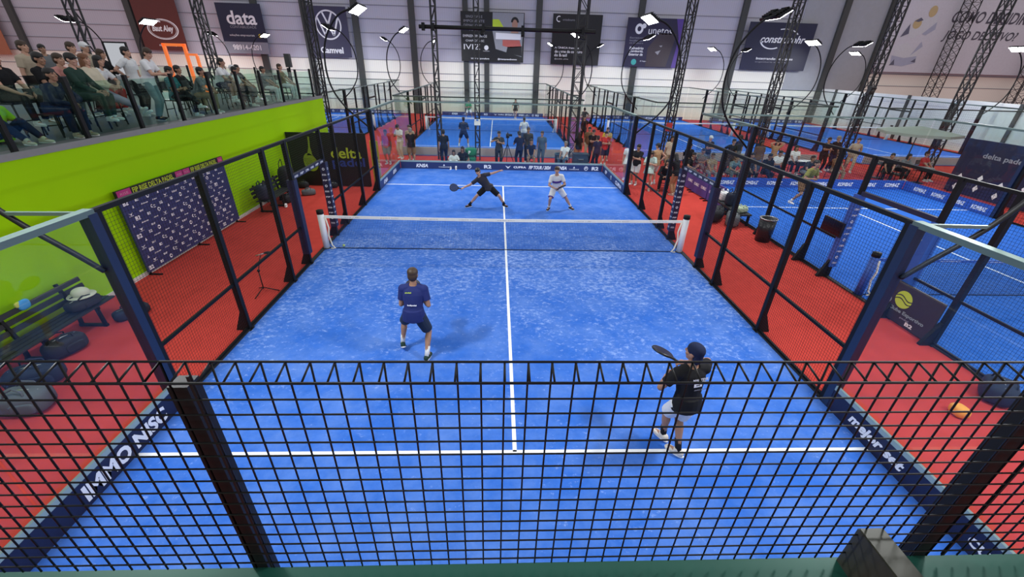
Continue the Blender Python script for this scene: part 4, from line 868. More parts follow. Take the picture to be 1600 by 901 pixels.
def shoe_mesh(j, n):
    m = MB(); A_ = j['A'+n]; a = j['g']['t'+n]; p = j['g']['p'+n]; fd0 = V((-sin(a), cos(a), 0)); fd = fd0*cos(p)-Z*sin(p); up = Z*cos(p)+fd0*sin(p); rr = fd.cross(up); R = Matrix((rr, fd, up)).transposed()
    at = lambda x, y, z: A_+rr*x+fd*y+up*z
    m.sup(at(0, -.03, -.035), (.043, .055, .05), .8, R); m.sup(at(0, .06, -.055), (.047, .1, .034), .8, R); m.sup(at(0, .1, -.06), (.048, .075, .028), .8, R); m.tube([at(0, -.01, .01), at(0, .03, -.03)], [.047, .045], 12)
    o = solid(m, .009, 2, 'shoe', [BLACK]); b = MB()
    pts = [(.04*(1+.25*max(0, sin(t)))*cos(t), .04+.135*sin(t)) for t in [2*pi*i/18 for i in range(18)]]
    b.loft([[at(x, y, -.088) for x, y in pts], [at(x*1.05, y*1.02, -.066) for x, y in pts]]); sm = bpy.data.meshes.new('sole'); sm.from_pydata(b.v, [], b.f); sm.materials.append(WHITE); return o, sm
def sock_mesh(j, n, h):
    A_, K_ = j['A'+n], j['K'+n]; m = MB(); d = (K_-A_).normalized(); m.tube([A_-d*.02, A_+d*h*.5, A_+d*h], [.041, .043, .047], 12); me = bpy.data.meshes.new('sock'); me.from_pydata(m.v, [], m.f); me.materials.append(BLACK); me.polygons.foreach_set('use_smooth', m.sm); return me
def hair_mesh(j, kind):
    c, r, f, u = j['HC'], j['hr'], j['hf'], j['hu']; R = Matrix((r, f, u)).transposed(); m = MB(); at = lambda x, y, z: c+r*x+f*y+u*z
    if kind.startswith('cap'):
        m.sup(at(0, -.01, .05), (.088, .107, .087), .95, R)
        if kind == 'cap': m.sup(at(0, .115, .048), (.068, .07, .008), .8, R)
        else: m.sup(at(0, -.06, -.05), (.075, .05, .09), 1, R)
        m.sup(at(0, -.055, -.005), (.07, .055, .06), 1, R)
    else:
        m.sup(at(0, -.02, .050), (.092, .104, .084), 1, R); m.sup(at(0, -.055, -.012), (.085, .066, .092), 1, R); m.sup(at(0, .044, .083), (.062, .034, .028), 1, R)
        if kind == 'long':
            m.sup(at(0, -.075, -.09), (.082, .045, .15), .9, R)
            for s in (-1, 1): m.sup(at(.072*s, -.02, -.07), (.022, .045, .12), .9, R)
        if kind == 'bun': m.sup(at(0, -.115, .07), (.04,)*3, 1, R)
    return solid(m, .011, 2, 'cap' if kind.startswith('cap') else 'hair', [BLACK])

POSES = dict(
 stand=dict(), hips=dict(hR=(.2, -.02, .1), eR=(1, -.5, .1), fR=(.13, .06, .09), head=(.2, .05)),
 cross=dict(hL=(.09, .25, .27), hR=(-.10, .24, .24), eL=(-.8, .1, -.5), eR=(.8, .1, -.5), curl=.7, head=(0, .1)),
 phone=dict(hL=(-.06, .3, .28), hR=(.07, .28, .26), head=(0, .45), curl=.9, lean=.08, fL=(-.12, .05, .09)),
 sit=dict(pz=.54, lean=-.06, hL=(-.12, .38, .08), hR=(.12, .38, .08), fL=(-.13, .46, .09), fR=(.13, .42, .09), curl=.4),
 sitlean=dict(pz=.54, lean=.5, hL=(-.04, .50, .12), hR=(.05, .49, .10), fL=(-.16, .40, .09), fR=(.16, .44, .09), head=(0, -.25), curl=.8, eL=(-.7, .3, -.6), eR=(.7, .3, -.6)),
 sitlegs=dict(pz=.54, lean=-.18, hL=(-.05, .24, .10), hR=(.05, .25, .12), fL=(-.06, .80, .10), fR=(.05, .84, .17), tL=.1, tR=-.3, pL=-.5, pR=-.6, head=(0, .1)),
 sitcross=dict(pz=.54, lean=.05, hL=(-.02, .30, .20), hR=(.02, .28, .23), fL=(-.1, .42, .09), fR=(-.02, .62, .34), kR=(.3, .5, .8), tR=.2, head=(.15, .1), curl=.8),
 lean=dict(lean=.28, hL=(-.14, .46, .16), hR=(.10, .48, .20), eL=(-.6, -.2, -.8), eR=(.6, -.2, -.8), fL=(-.11, -.06, .09), fR=(.12, .02, .09), head=(-.2, .3), curl=.8),
 walk=dict(fL=(-.09, .26, .09), fR=(.09, -.26, .13), pR=.5, hL=(-.25, -.18, -.02), hR=(.24, .22, .02), pz=.90),
 armsup=dict(hL=(-.12, .06, .72), hR=(.12, .06, .72), eL=(-1, .2, .3), eR=(1, .2, .3)),
 camera=dict(hL=(-.06, .34, .34), hR=(.14, .28, .42), head=(0, .05), curl=.9),
 ready=dict(pz=.80, lean=.42, hL=(-.07, .40, .22), hR=(.10, .36, .16), fL=(-.28, .02, .09), fR=(.26, -.05, .09), head=(0, -.25), curl=1.0),
)
_cache = {}
def get(kind, pose, what, voxel):
    k = (kind, pose, what)
    if k not in _cache:
        j = _cache.setdefault(('j', pose), None) or skeleton(POSES[pose]); _cache[('j', pose)] = j
        _cache[k] = {'body': lambda: body_mesh(j, voxel), 'top': lambda: top_mesh(j, what, voxel*1.25), 'bottom': lambda: bottom_mesh(j, what, voxel*1.25), 'hair': lambda: hair_mesh(j, what), 'shoe': lambda: shoe_mesh(j, what), 'sock': lambda: sock_mesh(j, what[0], what[1])}[kind]()
    return _cache[k]
def put(name, me, parent, mats):
    o = bpy.data.objects.new(name, me); COL.objects.link(o); o.parent = parent
    for i, q in enumerate(mats):
        if q is not None: o.material_slots[i].link = 'OBJECT'; o.material_slots[i].material = q
    return o
def person(label, loc, yaw, pose, top, bottom, skin='tan', hair=('short', 'black'), shoes='white', scale=1., group=None, sock=None, cap_m=None, voxel=.0085):
    me = get('body', pose, None, voxel); b = bpy.data.objects.new('person', me); COL.objects.link(b); tag(b, label, 'person', group)
    b.matrix_basis = Matrix.Translation(V(loc)) @ Matrix.Rotation(radians(yaw), 4, 'Z') @ Matrix.Scale(scale, 4)
    hm_ = HAIRS.get(hair[1]) or cloth(hair[1])
    for i, q in ((0, SKINS[skin]), (3, HAIRS['black'])): b.material_slots[i].link = 'OBJECT'; b.material_slots[i].material = q
    put({'long': 'long_sleeved_top', 'dress': 'dress'}.get(top[0], 'shirt'), get('top', pose, top[0], voxel), b, [cloth(top[1])])
    if bottom: put('shorts' if bottom[0] == 'shorts' else 'trousers', get('bottom', pose, bottom[0], voxel), b, [cloth(bottom[1])])
    put('cap' if hair[0].startswith('cap') else 'hair', get('hair', pose, hair[0], voxel), b, [hm_])
    for n in 'LR':
        a, s_ = get('shoe', pose, n, voxel); o = put('shoe', a, b, [cloth(shoes)]); put('sole', s_, o, [None])
        if sock: put('sock', get('sock', pose, (n, sock[1]), voxel), b, [cloth(sock[0])])
    return b, _cache[('j', pose)]
def racket(label, hand_p, d, nrm, face_m, edge_m):
    """teardrop padel racket held at hand_p, pointing along d, face normal nrm"""
    d = V(d).normalized(); n = V(nrm); n = (n-d*n.dot(d)).normalized(); w = d.cross(n)
    t = thing('padel_racket', label, 'racket', hand_p); o = V(hand_p)
    MB().tube([o-d*.06, o+d*.09], [.017, .016], 10).build('grip', FABBLK, t)
    out = [(.115*cos(a)*(1+.10*sin(a)), .27+.135*sin(a)) for a in [2*pi*i/32 for i in range(32)]]
    m = MB(); m.prism(out, o-n*.017, w, d, .034 if w.cross(d).dot(n) > 0 else -.034); m.cur = 1
    for i in range(-3, 4):
        for k in range(-3, 4):
            if i*i+k*k < 11:
                for s in (-1, 1): m.disc(o+w*.027*i+d*(.275+.027*k)+n*.0175*s, w, d, .007, 8)
    m.build('face', [face_m, BLACKPR], t)
    MB().tube([o+w*x*1.02+d*(.27+(y-.27)*1.02) for x, y in out+out[:1]], .019, 8).build('frame', edge_m, t)
    MB().prism([(-.018, .07), (.018, .07), (.055, .16), (.025, .165), (0, .12), (-.025, .165), (-.055, .16)], o-n*.012, w, d, .024 if w.cross(d).dot(n) > 0 else -.024).build('throat', edge_m, t)
    return t
def world(j, key, o): return o.matrix_basis @ j[key]

# ---- the four players (each pose its own)
POSES.update(
 p_back=dict(pz=.84, px=(.05, 0), side=.02, lean=.27, hL=(-.08, .30, .16), hR=(.12, .27, .15), eL=(-.55, -.8, -.6), eR=(.55, -.8, -.6), fL=(-.24, .18, .13), fR=(.24, -.14, .09), pL=.55, tL=.25, tR=-.25, kL=(-.3, 1, .1), kR=(.3, 1, .1), head=(.05, .0), curl=1.1),
 p_cap=dict(pz=.90, lean=.12, side=-.03, hL=(-.16, .28, .20), hR=(.14, .34, .33), eL=(-1, -.5, -.5), eR=(1, -.1, .12), fL=(.0, .24, .10), fR=(.05, -.04, .09), pL=.1, kL=(0, 1, .1), tL=.2, tR=.5, head=(.35, -.12), curl=1.1, ptw=.1),
 p_lunge=dict(pz=.71, px=(-.04, 0), lean=.18, side=.62, hR=(.86, .16, .02), hL=(-.46, -.02, .60), eR=(.2, -.6, -.6), eL=(-.1, -.4, -.6), fR=(.64, .06, .09), fL=(-.63, -.04, .09), tR=-1.1, tL=.9, kR=(.55, 1, .2), kL=(-.5, .8, .1), head=(-.35, .1), curl=1.1),
 p_white=dict(pz=.80, px=(.16, 0), lean=.36, side=.10, hR=(.10, .36, .06), hL=(-.06, .37, .10), eL=(-1, -.3, -.5), eR=(1, -.3, -.5), fR=(.40, .06, .09), fL=(-.42, -.05, .09), tR=-.5, tL=.7, kR=(.3, 1, .1), kL=(-.4, 1, .1), head=(-.15, -.1), curl=1.1),
 fsit=dict(pz=.13, lean=.15, hL=(-.2, .3, .1), hR=(.2, .3, .1), fL=(-.14, .62, .09), fR=(.14, .58, .09), kL=(-.2, .2, 1), kR=(.2, .2, 1), curl=.6),
 sithigh=dict(pz=.74, lean=.05, hL=(-.10, .38, .08), hR=(.11, .36, .08), fL=(-.12, .38, .31), fR=(.12, .42, .31), curl=.4, head=(0, .1)),
 sithighlean=dict(pz=.74, lean=.42, hL=(-.03, .46, .12), hR=(.06, .45, .10), fL=(-.15, .36, .31), fR=(.15, .40, .31), head=(0, -.15), curl=.8, eL=(-.7, .3, -.6), eR=(.7, .3, -.6)))
PG = 'padel players on the near centre court'
GRP3 = 'spectators'
p1, j1 = person('player seen from behind in navy blue shirt and dark shorts, left near half', (-1.72, -4.80, .012), 0, 'p_back', ('tee', mat('cloth_player_blue', (.007, .017, .125), .85, scale=9)), ('shorts', mat('cloth_player_shorts', (.010, .020, .045), .85)), 'tan', ('short', 'brown'), shoes='darkgreen', sock=('white', .16), group=PG, voxel=.0065)
p2, j2 = person('player in navy cap, black shirt and white shorts behind the roll-top mesh', (2.16, -6.98, .012), 12, 'p_cap', ('tee', 'black'), ('shorts', 'white'), 'tan', ('cap_back', 'navy'), scale=1.03, shoes=mat('cloth_shoe_cream', (.66, .60, .54), .8), sock=('black', .15), group=PG, voxel=.0065)
p3, j3 = person('player in charcoal shirt and black shorts lunging sideways beyond the net', (-.62, 4.02, .012), 180, 'p_lunge', ('tee', mat('cloth_charcoal', (.035, .032, .040), .85, scale=12)), ('shorts', 'black'), 'light', ('short', 'black'), shoes='black', sock=('black', .12), group=PG, voxel=.0065)
p4, j4 = person('player in white shirt with purple chest band crouching beyond the net', (2.02, 3.80, .012), 180, 'p_white', ('tee', 'white'), ('shorts', 'white'), 'light', ('short', 'brown'), shoes='black', sock=('white', .10), group=PG, voxel=.0065)
def print_on(p, j, up_off, fwd, items, back=True):
    """lettering printed on the shirt, set a few millimetres off the cloth"""
    for txt, dx, dz, w, h, mt in items:
        c = j['P']+j['up']*dz+j['r']*dx; r = j['r'] if back else -j['r']; n = -j['f'] if back else j['f']
        m = MB(); m.text(txt, c+n*fwd, r, j['up'], w=w, h=h, bold=.04); o = m.build('shirt_print', mt, None); o.parent = p; o.matrix_basis = Matrix.Identity(4)
print_on(p1, j1, 0, .142, [('padel', -.06, .415, .10, .03, LETLIME), ('bullpadel', 0.0, .20, .15, .032, LETTER)])
print_on(p2, j2, 0, .142, [('MANTEVE', .03, .41, .2, .035, LETTER), ('EP', .03, .35, .16, .075, LETTER), ('delta padel', .05, .27, .18, .02, GREYLET)])
def band(p, j, z0, z1, m_):
    b = MB(); b.smooth = True; rings = []
    for z in (z0, z1):
        c = j['P']+j['up']*z; rings.append([c+j['r']*cos(a)*.187+j['f']*sin(a)*.137 for a in [pi*.04+pi*.92*i/12 for i in range(13)]]+[c+j['r']*cos(a)*.182+j['f']*sin(a)*.131 for a in [pi*.96-pi*.92*i/12 for i in range(13)]])
    b.loft(rings); o = b.build('chest_band', m_, None); o.parent = p; o.matrix_basis = Matrix.Identity(4)
band(p4, j4, .27, .35, cloth('violet'))
for n in 'LR':
    H_, K_ = j4['H'+n], j4['K'+n]; e = H_+(K_-H_)*.80; b = MB(); b.tube([e, H_+(K_-H_)*.84], [.104, .104], 16); o = b.build('shorts_hem', cloth('violet'), None); o.parent = p4; o.matrix_basis = Matrix.Identity(4)
def hand_at(p, j, n): W_, E_ = j['W'+n], j['E'+n]; return p.matrix_basis @ (W_+(W_-E_).normalized()*.085+Z*-.0)
RFACE = mat('racket_face_dark', (.012, .016, .04), .35); REDGE = mat('racket_edge_black', (.01, .01, .012), .35); RBLUE = mat('racket_face_blue', (.02, .05, .16), .35)
racket('dark racket held low in front of the blue-shirted player', hand_at(p1, j1, 'R'), (-.45, .55, .35), (0, .5, -.8), RFACE, REDGE)
racket('dark racket raised in front of the player in the navy cap', hand_at(p2, j2, 'R'), (-.5, .8, .02), (.25, .3, .9), RFACE, REDGE)
racket('blue-black racket stretched out low by the lunging player', hand_at(p3, j3, 'R'), (-.9, -.12, .12), (.1, -1, .35), RBLUE, LETTER if False else REDGE)
racket('dark racket held across the front of the white-shirted player', hand_at(p4, j4, 'R'), (.30, -.45, .35), (.5, -.6, -.5), RFACE, REDGE)

# ---- chairs and stools for the crowd
def make_chair(h, name, label, group):
    t = thing(name, label, 'stool' if h > .5 else 'chair', (0, 0, 0), 0, group)       # sitter faces +y
    MB().box((0, 0, h-.015), (.40, .40, .03)).build('seat', PLASTIC, t, True)
    MB().box((0, -.22, h+.36), (.38, .022, .20), Matrix.Rotation(.12, 3, 'X')).build('backrest', PLASTIC, t, True)
    for x in (-.18, .18):
        MB().bar((x, .17, h-.02), (x*1.1, .21, 0), .025).build('leg', BLACK, t, True); MB().tube([(x*1.1, -.22, 0), (x, -.19, h-.02), (x, -.235, h+.46)], .013, 6).build('leg', BLACK, t, True)
    rz = .31 if h > .5 else .2
    MB().bar((-.19, .19, rz), (.19, .19, rz), .02).bar((-.19, -.2, rz), (.19, -.2, rz), .02).build('stretcher', BLACK, t, True); return t
_ch = {}
def chair(x, y, z, yaw, label, high):
    g = 'bar stools on the mezzanine' if high else 'black chairs of the spectators'
    if high not in _ch:
        _ch[high] = c = make_chair(.65 if high else .45, 'bar_stool' if high else 'black_chair', label, g)
        c.matrix_basis = Matrix.Translation((x, y, z)) @ Matrix.Rotation(radians(yaw), 4, 'Z'); return c
    return copy_tree(_ch[high], (x, y, z), radians(yaw), label, g)
MEZ = 3.06
# label, x, y, floor z, yaw, pose, top, bottom, skin, hair, shoes, scale
CROWD = [
 ('person in lime shirt and navy trousers reclining at the left edge of the mezzanine', -9.75, -2.2, MEZ, -90, 'fsit', ('tee', 'lime'), ('pants', 'navy'), 'tan', ('short', 'black'), 'cream', 1.0),
 ('person in dark navy jacket bent forward beside the lime-shirted spectator', -9.45, -1.25, MEZ, -95, 'sitlean', ('long', 'navy'), ('pants', 'navy'), 'tan', ('short', 'black'), 'beige', 1.0),
 ('long-haired person in black top on the mezzanine behind the lime-shirted spectator', -10.1, -1.35, MEZ, -90, 'sithigh', ('tee', 'black'), ('pants', 'black'), 'light', ('long', 'black'), 'white', 1.0),
 ('dark-haired man in black shirt seated behind the dark navy jacket', -10.1, -.45, MEZ, -85, 'sithigh', ('tee', 'black'), ('pants', 'grey'), 'tan', ('short', 'black'), 'white', 1.0),
 ('brown-haired person standing in the back row at the far left of the mezzanine', -11.5, .8, MEZ, -90, 'stand', ('tee', 'beige'), ('pants', 'jeans'), 'light', ('short', 'brown'), 'white', 1.02),
 ('person in grey shirt standing far back on the mezzanine against the white wall', -14.0, 4.0, MEZ, -120, 'stand', ('tee', 'grey'), ('pants', 'black'), 'tan', ('short', 'black'), 'white', 1.0),
 ('person in pink shirt seated behind the dark green sweatshirt', -10.6, .35, MEZ, -90, 'sithighlean', ('tee', 'pink'), ('pants', 'white'), 'light', ('short', 'brown'), 'white', 1.02),
 ('tall man in white T-shirt standing behind the dark green sweatshirt', -11.4, 1.95, MEZ, -95, 'cross', ('tee', 'white'), ('pants', 'black'), 'light', ('short', 'brown'), 'white', 1.03),
 ('person in white cap standing at the back next to the tall man in white', -11.9, 2.95, MEZ, -90, 'stand', ('tee', 'beige'), ('pants', 'black'), 'light', ('cap', 'white'), 'white', 1.04),
 ('person in dark green sweatshirt and black cap seated at the mezzanine glass', -9.45, -.45, MEZ, -80, 'sithigh', ('long', 'darkgreen'), ('pants', 'darkgreen'), 'light', ('cap', 'black'), 'white', 1.0),
 ('dark-haired person in white and red top seated beside the dark green sweatshirt', -10.35, 1.1, MEZ, -85, 'sithighlean', ('tee', 'white'), ('pants', 'red'), 'light', ('long', 'black'), 'white', 1.0),
 ('ginger-haired person in cream blouse and lavender trousers with legs stretched out', -9.75, .42, MEZ+.2, -85, 'sitlegs', ('long', 'cream'), ('pants', 'lavender'), 'light', ('long', 'ginger'), 'white', 1.0),
 ('long-haired person in black top standing behind the cream blouse', -11.0, 2.3, MEZ, -80, 'cross', ('long', 'black'), ('pants', 'black'), 'light', ('long', 'brown'), 'white', .95),
 ('man in white shirt standing beside the mirror, left of the man leaning on the rail', -10.4, 2.4, MEZ, -90, 'hips', ('tee', 'white'), ('pants', 'black'), 'light', ('short', 'black'), 'white', .99),
 ('man in white T-shirt and pale jeans leaning toward the mezzanine rail', -9.45, 1.62, MEZ, -80, 'lean', ('tee', 'white'), ('pants', 'palejeans'), 'light', ('short', 'brown'), 'black', 1.0),
 ('person in teal shirt seated right of the man leaning on the rail', -9.45, 2.45, MEZ, -85, 'sitcross', ('tee', 'teal'), ('pants', 'black'), 'tan', ('short', 'black'), 'white', .95),
 ('person in black jacket and khaki trousers seated below the orange frame', -10.0, 3.75, MEZ, -85, 'sit', ('long', 'black'), ('pants', 'khaki'), 'tan', ('short', 'black'), 'beige', .95),
 ('person in grey shirt and jeans seated right of the orange frame', -9.4, 3.35, MEZ, -80, 'sitlean', ('tee', 'grey'), ('pants', 'khaki'), 'tan', ('short', 'black'), 'white', .98),
 ('man in white T-shirt on a stool under the data banner', -9.5, 4.75, MEZ, -80, 'sithighlean', ('tee', 'white'), ('shorts', 'navy'), 'tan', ('short', 'black'), 'white', 1.0),
 ('person in beige hat seated behind the man under the data banner', -10.1, 6.3, MEZ, -85, 'sit', ('tee', 'beige'), ('pants', 'black'), 'tan', ('cap', 'beige'), 'white', .96),
 ('dark-haired person in white tee seated right of the man under the data banner', -9.4, 5.6, MEZ, -80, 'sitcross', ('tee', 'white'), ('pants', 'darkgrey'), 'tan', ('short', 'black'), 'white', .93),
 ('person in dark top seated in the row behind, right end of the data banner', -10.2, 7.4, MEZ, -85, 'sit', ('tee', 'darkgrey'), ('pants', 'grey'), 'tan', ('short', 'black'), 'white', .95),
 ('person in white cap and dark jacket seated at the glass right of the data banner', -9.85, 6.55, MEZ, -80, 'sitlegs', ('long', 'grey'), ('pants', 'beige'), 'light', ('cap', 'white'), 'white', .95),
 ('person in grey shirt and white trousers seated near the far end of the glass', -9.5, 7.9, MEZ, -85, 'sit', ('tee', 'grey'), ('pants', 'white'), 'tan', ('short', 'black'), 'white', .92),
 ('person in olive shirt seated last at the far end of the mezzanine glass', -9.5, 9.4, MEZ, -90, 'sit', ('tee', 'khaki'), ('pants', 'white'), 'light', ('short', 'brown'), 'white', .98),
 # behind the far board of the near centre court
 ('man in black shirt and khaki shorts seen from behind, left of the far board', -4.55, 10.95, 0, 10, 'cross', ('tee', 'black'), ('shorts', 'khaki'), 'tan', ('short', 'grey'), 'white', 1.0),
 ('person in white with dark cap behind the far left glass', -5.4, 12.4, 0, 150, 'phone', ('tee', 'white'), ('pants', 'cream'), 'tan', ('cap', 'black'), 'white', 1.0),
 ('person in beige shirt beyond the man in black and khaki', -4.8, 12.1, 0, 170, 'stand', ('tee', 'beige'), ('pants', 'grey'), 'tan', ('short', 'brown'), 'white', 1.0),
 ('person in orange-red shirt holding a dark bag behind the far left corner', -5.75, 10.9, 0, 170, 'stand', ('tee', 'red'), ('shorts', 'grey'), 'brown', ('short', 'brown'), 'white', .95),
 ('man in black T-shirt and navy trousers beside the left slim tower', -2.9, 10.7, 0, 20, 'stand', ('tee', 'black'), ('pants', 'navy'), 'tan', ('short', 'black'), 'black', 1.0),
 ('child in white sitting on the floor behind the far board, left of the green bags', -2.4, 10.5, 0, 180, 'fsit', ('tee', 'white'), ('pants', 'white'), 'tan', ('long', 'black'), 'white', .9),
 ('dark-haired person in black sitting on the floor against the green bags', -1.98, 10.95, 0, 170, 'fsit', ('tee', 'black'), ('pants', 'black'), 'tan', ('long', 'black'), 'white', 1.0),
 ('camera operator in dark grey shirt standing behind the far board', -.17, 10.6, 0, 175, 'camera', ('tee', 'darkgrey'), ('pants', 'black'), 'tan', ('short', 'black'), 'black', 1.0),
 ('man in navy shirt and dark trousers seen from behind, right of the tripod', .86, 10.7, 0, 20, 'phone', ('tee', 'navy'), ('pants', 'navy'), 'tan', ('short', 'black'), 'black', 1.0),
 ('person in grey shirt standing behind the seated man with crossed arms', 1.35, 11.9, 0, 180, 'stand', ('tee', 'darkgrey'), ('pants', 'black'), 'tan', ('short', 'brown'), 'white', 1.02),
 ('man in navy shirt and grey shorts seated with crossed arms behind the far board', 1.45, 10.95, 0, 180, 'sit', ('tee', 'navy'), ('shorts', 'grey'), 'tan', ('short', 'black'), 'white', 1.0),
 ('person in slate blue top and trousers standing right of the seated man', 2.02, 11.3, 0, 160, 'stand', ('tee', 'slate'), ('pants', 'slate'), 'tan', ('short', 'brown'), 'black', .97),
 ('person in white shirt seated behind the right slim tower', 3.15, 10.7, 0, 150, 'sit', ('tee', 'white'), ('pants', 'slate'), 'tan', ('short', 'grey'), 'white', .97),
 ('dark-haired person in black shirt with orange shorts behind the equipment case', 4.0, 11.75, 0, 20, 'stand', ('tee', 'black'), ('shorts', 'orange'), 'tan', ('long', 'black'), 'white', .92),
 ('man in brown shirt standing beyond the equipment case', 4.75, 12.95, 0, 175, 'stand', ('tee', 'brown'), ('pants', 'cream'), 'tan', ('short', 'black'), 'white', 1.0),
 ('man in black T-shirt and dark cap right of the equipment case', 4.75, 11.95, 0, 190, 'cross', ('tee', 'black'), ('pants', 'navy'), 'light', ('cap', 'black'), 'black', 1.0),
 ('person in navy shirt and trousers at the far right corner of the court', 4.75, 10.65, 0, 20, 'stand', ('tee', 'navy'), ('pants', 'navy'), 'tan', ('short', 'black'), 'black', .93),
 ('man in red shirt and navy shorts at the far right corner of the court', 5.3, 11.4, 0, 185, 'cross', ('tee', 'red'), ('shorts', 'navy'), 'light', ('short', 'black'), 'white', 1.0),
 ('person in yellow shirt beyond the man in red', 5.75, 12.9, 0, 180, 'stand', ('tee', 'yellow'), ('pants', 'black'), 'tan', ('short', 'black'), 'white', 1.0),
 ('person in black standing far back on the red aisle between the courts', 6.6, 24.3, 0, 10, 'hips', ('tee', 'darkgrey'), ('pants', 'black'), 'tan', ('short', 'black'), 'black', 1.0),
 ('person in black walking on the red aisle behind the man in brown', 5.55, 18.7, 0, 180, 'walk', ('tee', 'black'), ('pants', 'black'), 'tan', ('short', 'black'), 'white', 1.0),
 ('player in navy seen from behind on the centre court at the back', -2.33, 16.2, .012, 0, 'ready', ('tee', 'navy'), ('shorts', 'navy'), 'tan', ('short', 'black'), 'white', 1.08),
 ('player in white shirt near the net of the centre court at the back', 1.42, 16.9, .012, 0, 'walk', ('tee', 'white'), ('shorts', 'grey'), 'tan', ('short', 'black'), 'white', 1.0),
 ('player in green shirt at the far end of the centre court at the back', -2.9, 31.2, .012, 180, 'ready', ('tee', mat('cloth_green', (.02, .32, .12), .85)), ('shorts', 'white'), 'tan', ('short', 'black'), 'white', 1.0),
 ('player in black dress at the far end of the centre court at the back', 1.45, 31.6, .012, 170, 'walk', ('dress', 'black'), None, 'light', ('long', 'brown'), 'white', 1.0),
 # right of the near centre court
 ('person in white clothes behind the far right fence post', 5.75, 8.5, 0, 160, 'stand', ('dress', 'white'), None, 'light', ('long', 'black'), 'white', .96),
 ('man in black T-shirt and white shorts watching beside the far right fence', 5.86, 7.6, 0, 140, 'cross', ('tee', 'black'), ('shorts', 'white'), 'tan', ('short', 'black'), 'white', 1.0),
 ('person in mint green dress right of the man in white shorts', 6.15, 6.75, 0, 160, 'phone', ('dress', 'mint'), None, 'light', ('long', 'brown'), 'cream', .95),
 ('person in tan vest, white shorts and black cap seen from behind in the aisle', 6.75, 7.7, 0, 20, 'hips', ('vest', 'tan'), ('shorts', 'white'), 'light', ('cap', 'black'), 'white', 1.02),
 ('person in black seated in the aisle right of the black cap', 6.95, 6.95, 0, 160, 'sitlean', ('long', 'black'), ('pants', 'black'), 'tan', ('long', 'black'), 'black', 1.0),
 ('person in black top and tan trousers standing nearest in the right aisle', 7.05, 6.05, 0, 30, 'lean', ('tee', 'black'), ('pants', 'tan'), 'light', ('long', 'black'), 'cream', .95),
 ('person in cream shirt standing at the far end of the right aisle', 8.3, 10.3, 0, 180, 'stand', ('tee', 'cream'), ('pants', 'khaki'), 'tan', ('long', 'black'), 'white', 1.0),
 ('man in black T-shirt and khaki shorts seated at the end of the low barriers', 8.7, 8.75, 0, 190, 'sitlean', ('tee', 'black'), ('shorts', 'khaki'), 'tan', ('short', 'black'), 'white', 1.0),
 ('person in navy cap seated behind the man at the end of the low barriers', 9.45, 10.6, 0, 185, 'sit', ('tee', 'black'), ('pants', 'black'), 'tan', ('cap', 'navy'), 'white', 1.0),
 ('person in pale grey seated behind the left end of the blue far board', 9.5, 9.3, 0, 180, 'sitcross', ('tee', 'grey'), ('pants', 'grey'), 'tan', ('short', 'black'), 'white', 1.0),
 ('person in olive shirt seated close to the left end of the blue far board', 9.55, 8.3, 0, 175, 'sit', ('tee', 'khaki'), ('pants', 'palejeans'), 'tan', ('short', 'brown'), 'white', .97),
 ('person in grey seated second behind the blue far board', 10.5, 8.3, 0, 185, 'sitlean', ('tee', 'palejeans'), ('pants', 'grey'), 'tan', ('short', 'black'), 'white', 1.0),
 ('person in dark clothes seated third behind the blue far board', 11.4, 8.35, 0, 180, 'sit', ('tee', 'darkgrey'), ('pants', 'black'), 'tan', ('short', 'black'), 'black', 1.0),
 ('person in black seated fourth behind the blue far board', 12.2, 8.35, 0, 170, 'sitcross', ('tee', 'black'), ('pants', 'navy'), 'brown', ('short', 'black'), 'white', 1.0),
 ('man in black shirt and white cap standing behind the seated row', 10.4, 10.7, 0, 185, 'cross', ('tee', 'black'), ('pants', 'grey'), 'light', ('cap', 'white'), 'white', 1.0),
 ('man in black T-shirt standing right of the white cap', 11.25, 10.0, 0, 175, 'hips', ('tee', 'black'), ('pants', 'black'), 'tan', ('short', 'black'), 'white', .98),
 ('man in navy shirt standing with his back turned behind the seated row', 12.15, 11.0, 0, 20, 'stand', ('tee', 'navy'), ('pants', 'jeans'), 'tan', ('short', 'black'), 'white', 1.0),
 ('person in dark jeans and brown top standing behind the white T-shirt', 12.35, 9.5, 0, 180, 'stand', ('tee', 'brown'), ('pants', 'jeans'), 'brown', ('long', 'black'), 'white', 1.0),
 ('man in white T-shirt seated behind the middle of the blue far board', 13.2, 9.2, 0, 180, 'sitcross', ('tee', 'white'), ('pants', 'navy'), 'tan', ('short', 'black'), 'white', 1.0),
 ('person in tan top raising both arms behind the white T-shirt', 13.75, 10.5, 0, 180, 'armsup', ('tee', 'tan'), ('pants', 'navy'), 'light', ('long', 'black'), 'white', .92),
 ('person in dark top seated right of the white T-shirt', 14.2, 8.6, 0, 190, 'sitlean', ('tee', 'darkgrey'), ('pants', 'grey'), 'tan', ('short', 'black'), 'white', 1.0),
 ('person in white top seated beside the round white table', 15.0, 10.7, 0, 170, 'sit', ('tee', 'white'), ('pants', 'black'), 'tan', ('long', 'black'), 'white', 1.0),
 ('person in brown shirt seated right of the round white table', 15.9, 8.9, 0, 185, 'sit', ('tee', 'brown'), ('pants', 'khaki'), 'tan', ('short', 'brown'), 'white', 1.0),
 ('man in black shirt standing behind the brown shirt, left of a pair', 16.75, 11.0, 0, 170, 'cross', ('tee', 'black'), ('pants', 'black'), 'tan', ('short', 'black'), 'white', 1.0),
 ('man in black shirt standing behind the brown shirt, right of a pair', 17.45, 11.3, 0, 190, 'stand', ('tee', 'black'), ('pants', 'navy'), 'tan', ('short', 'grey'), 'white', 1.02),
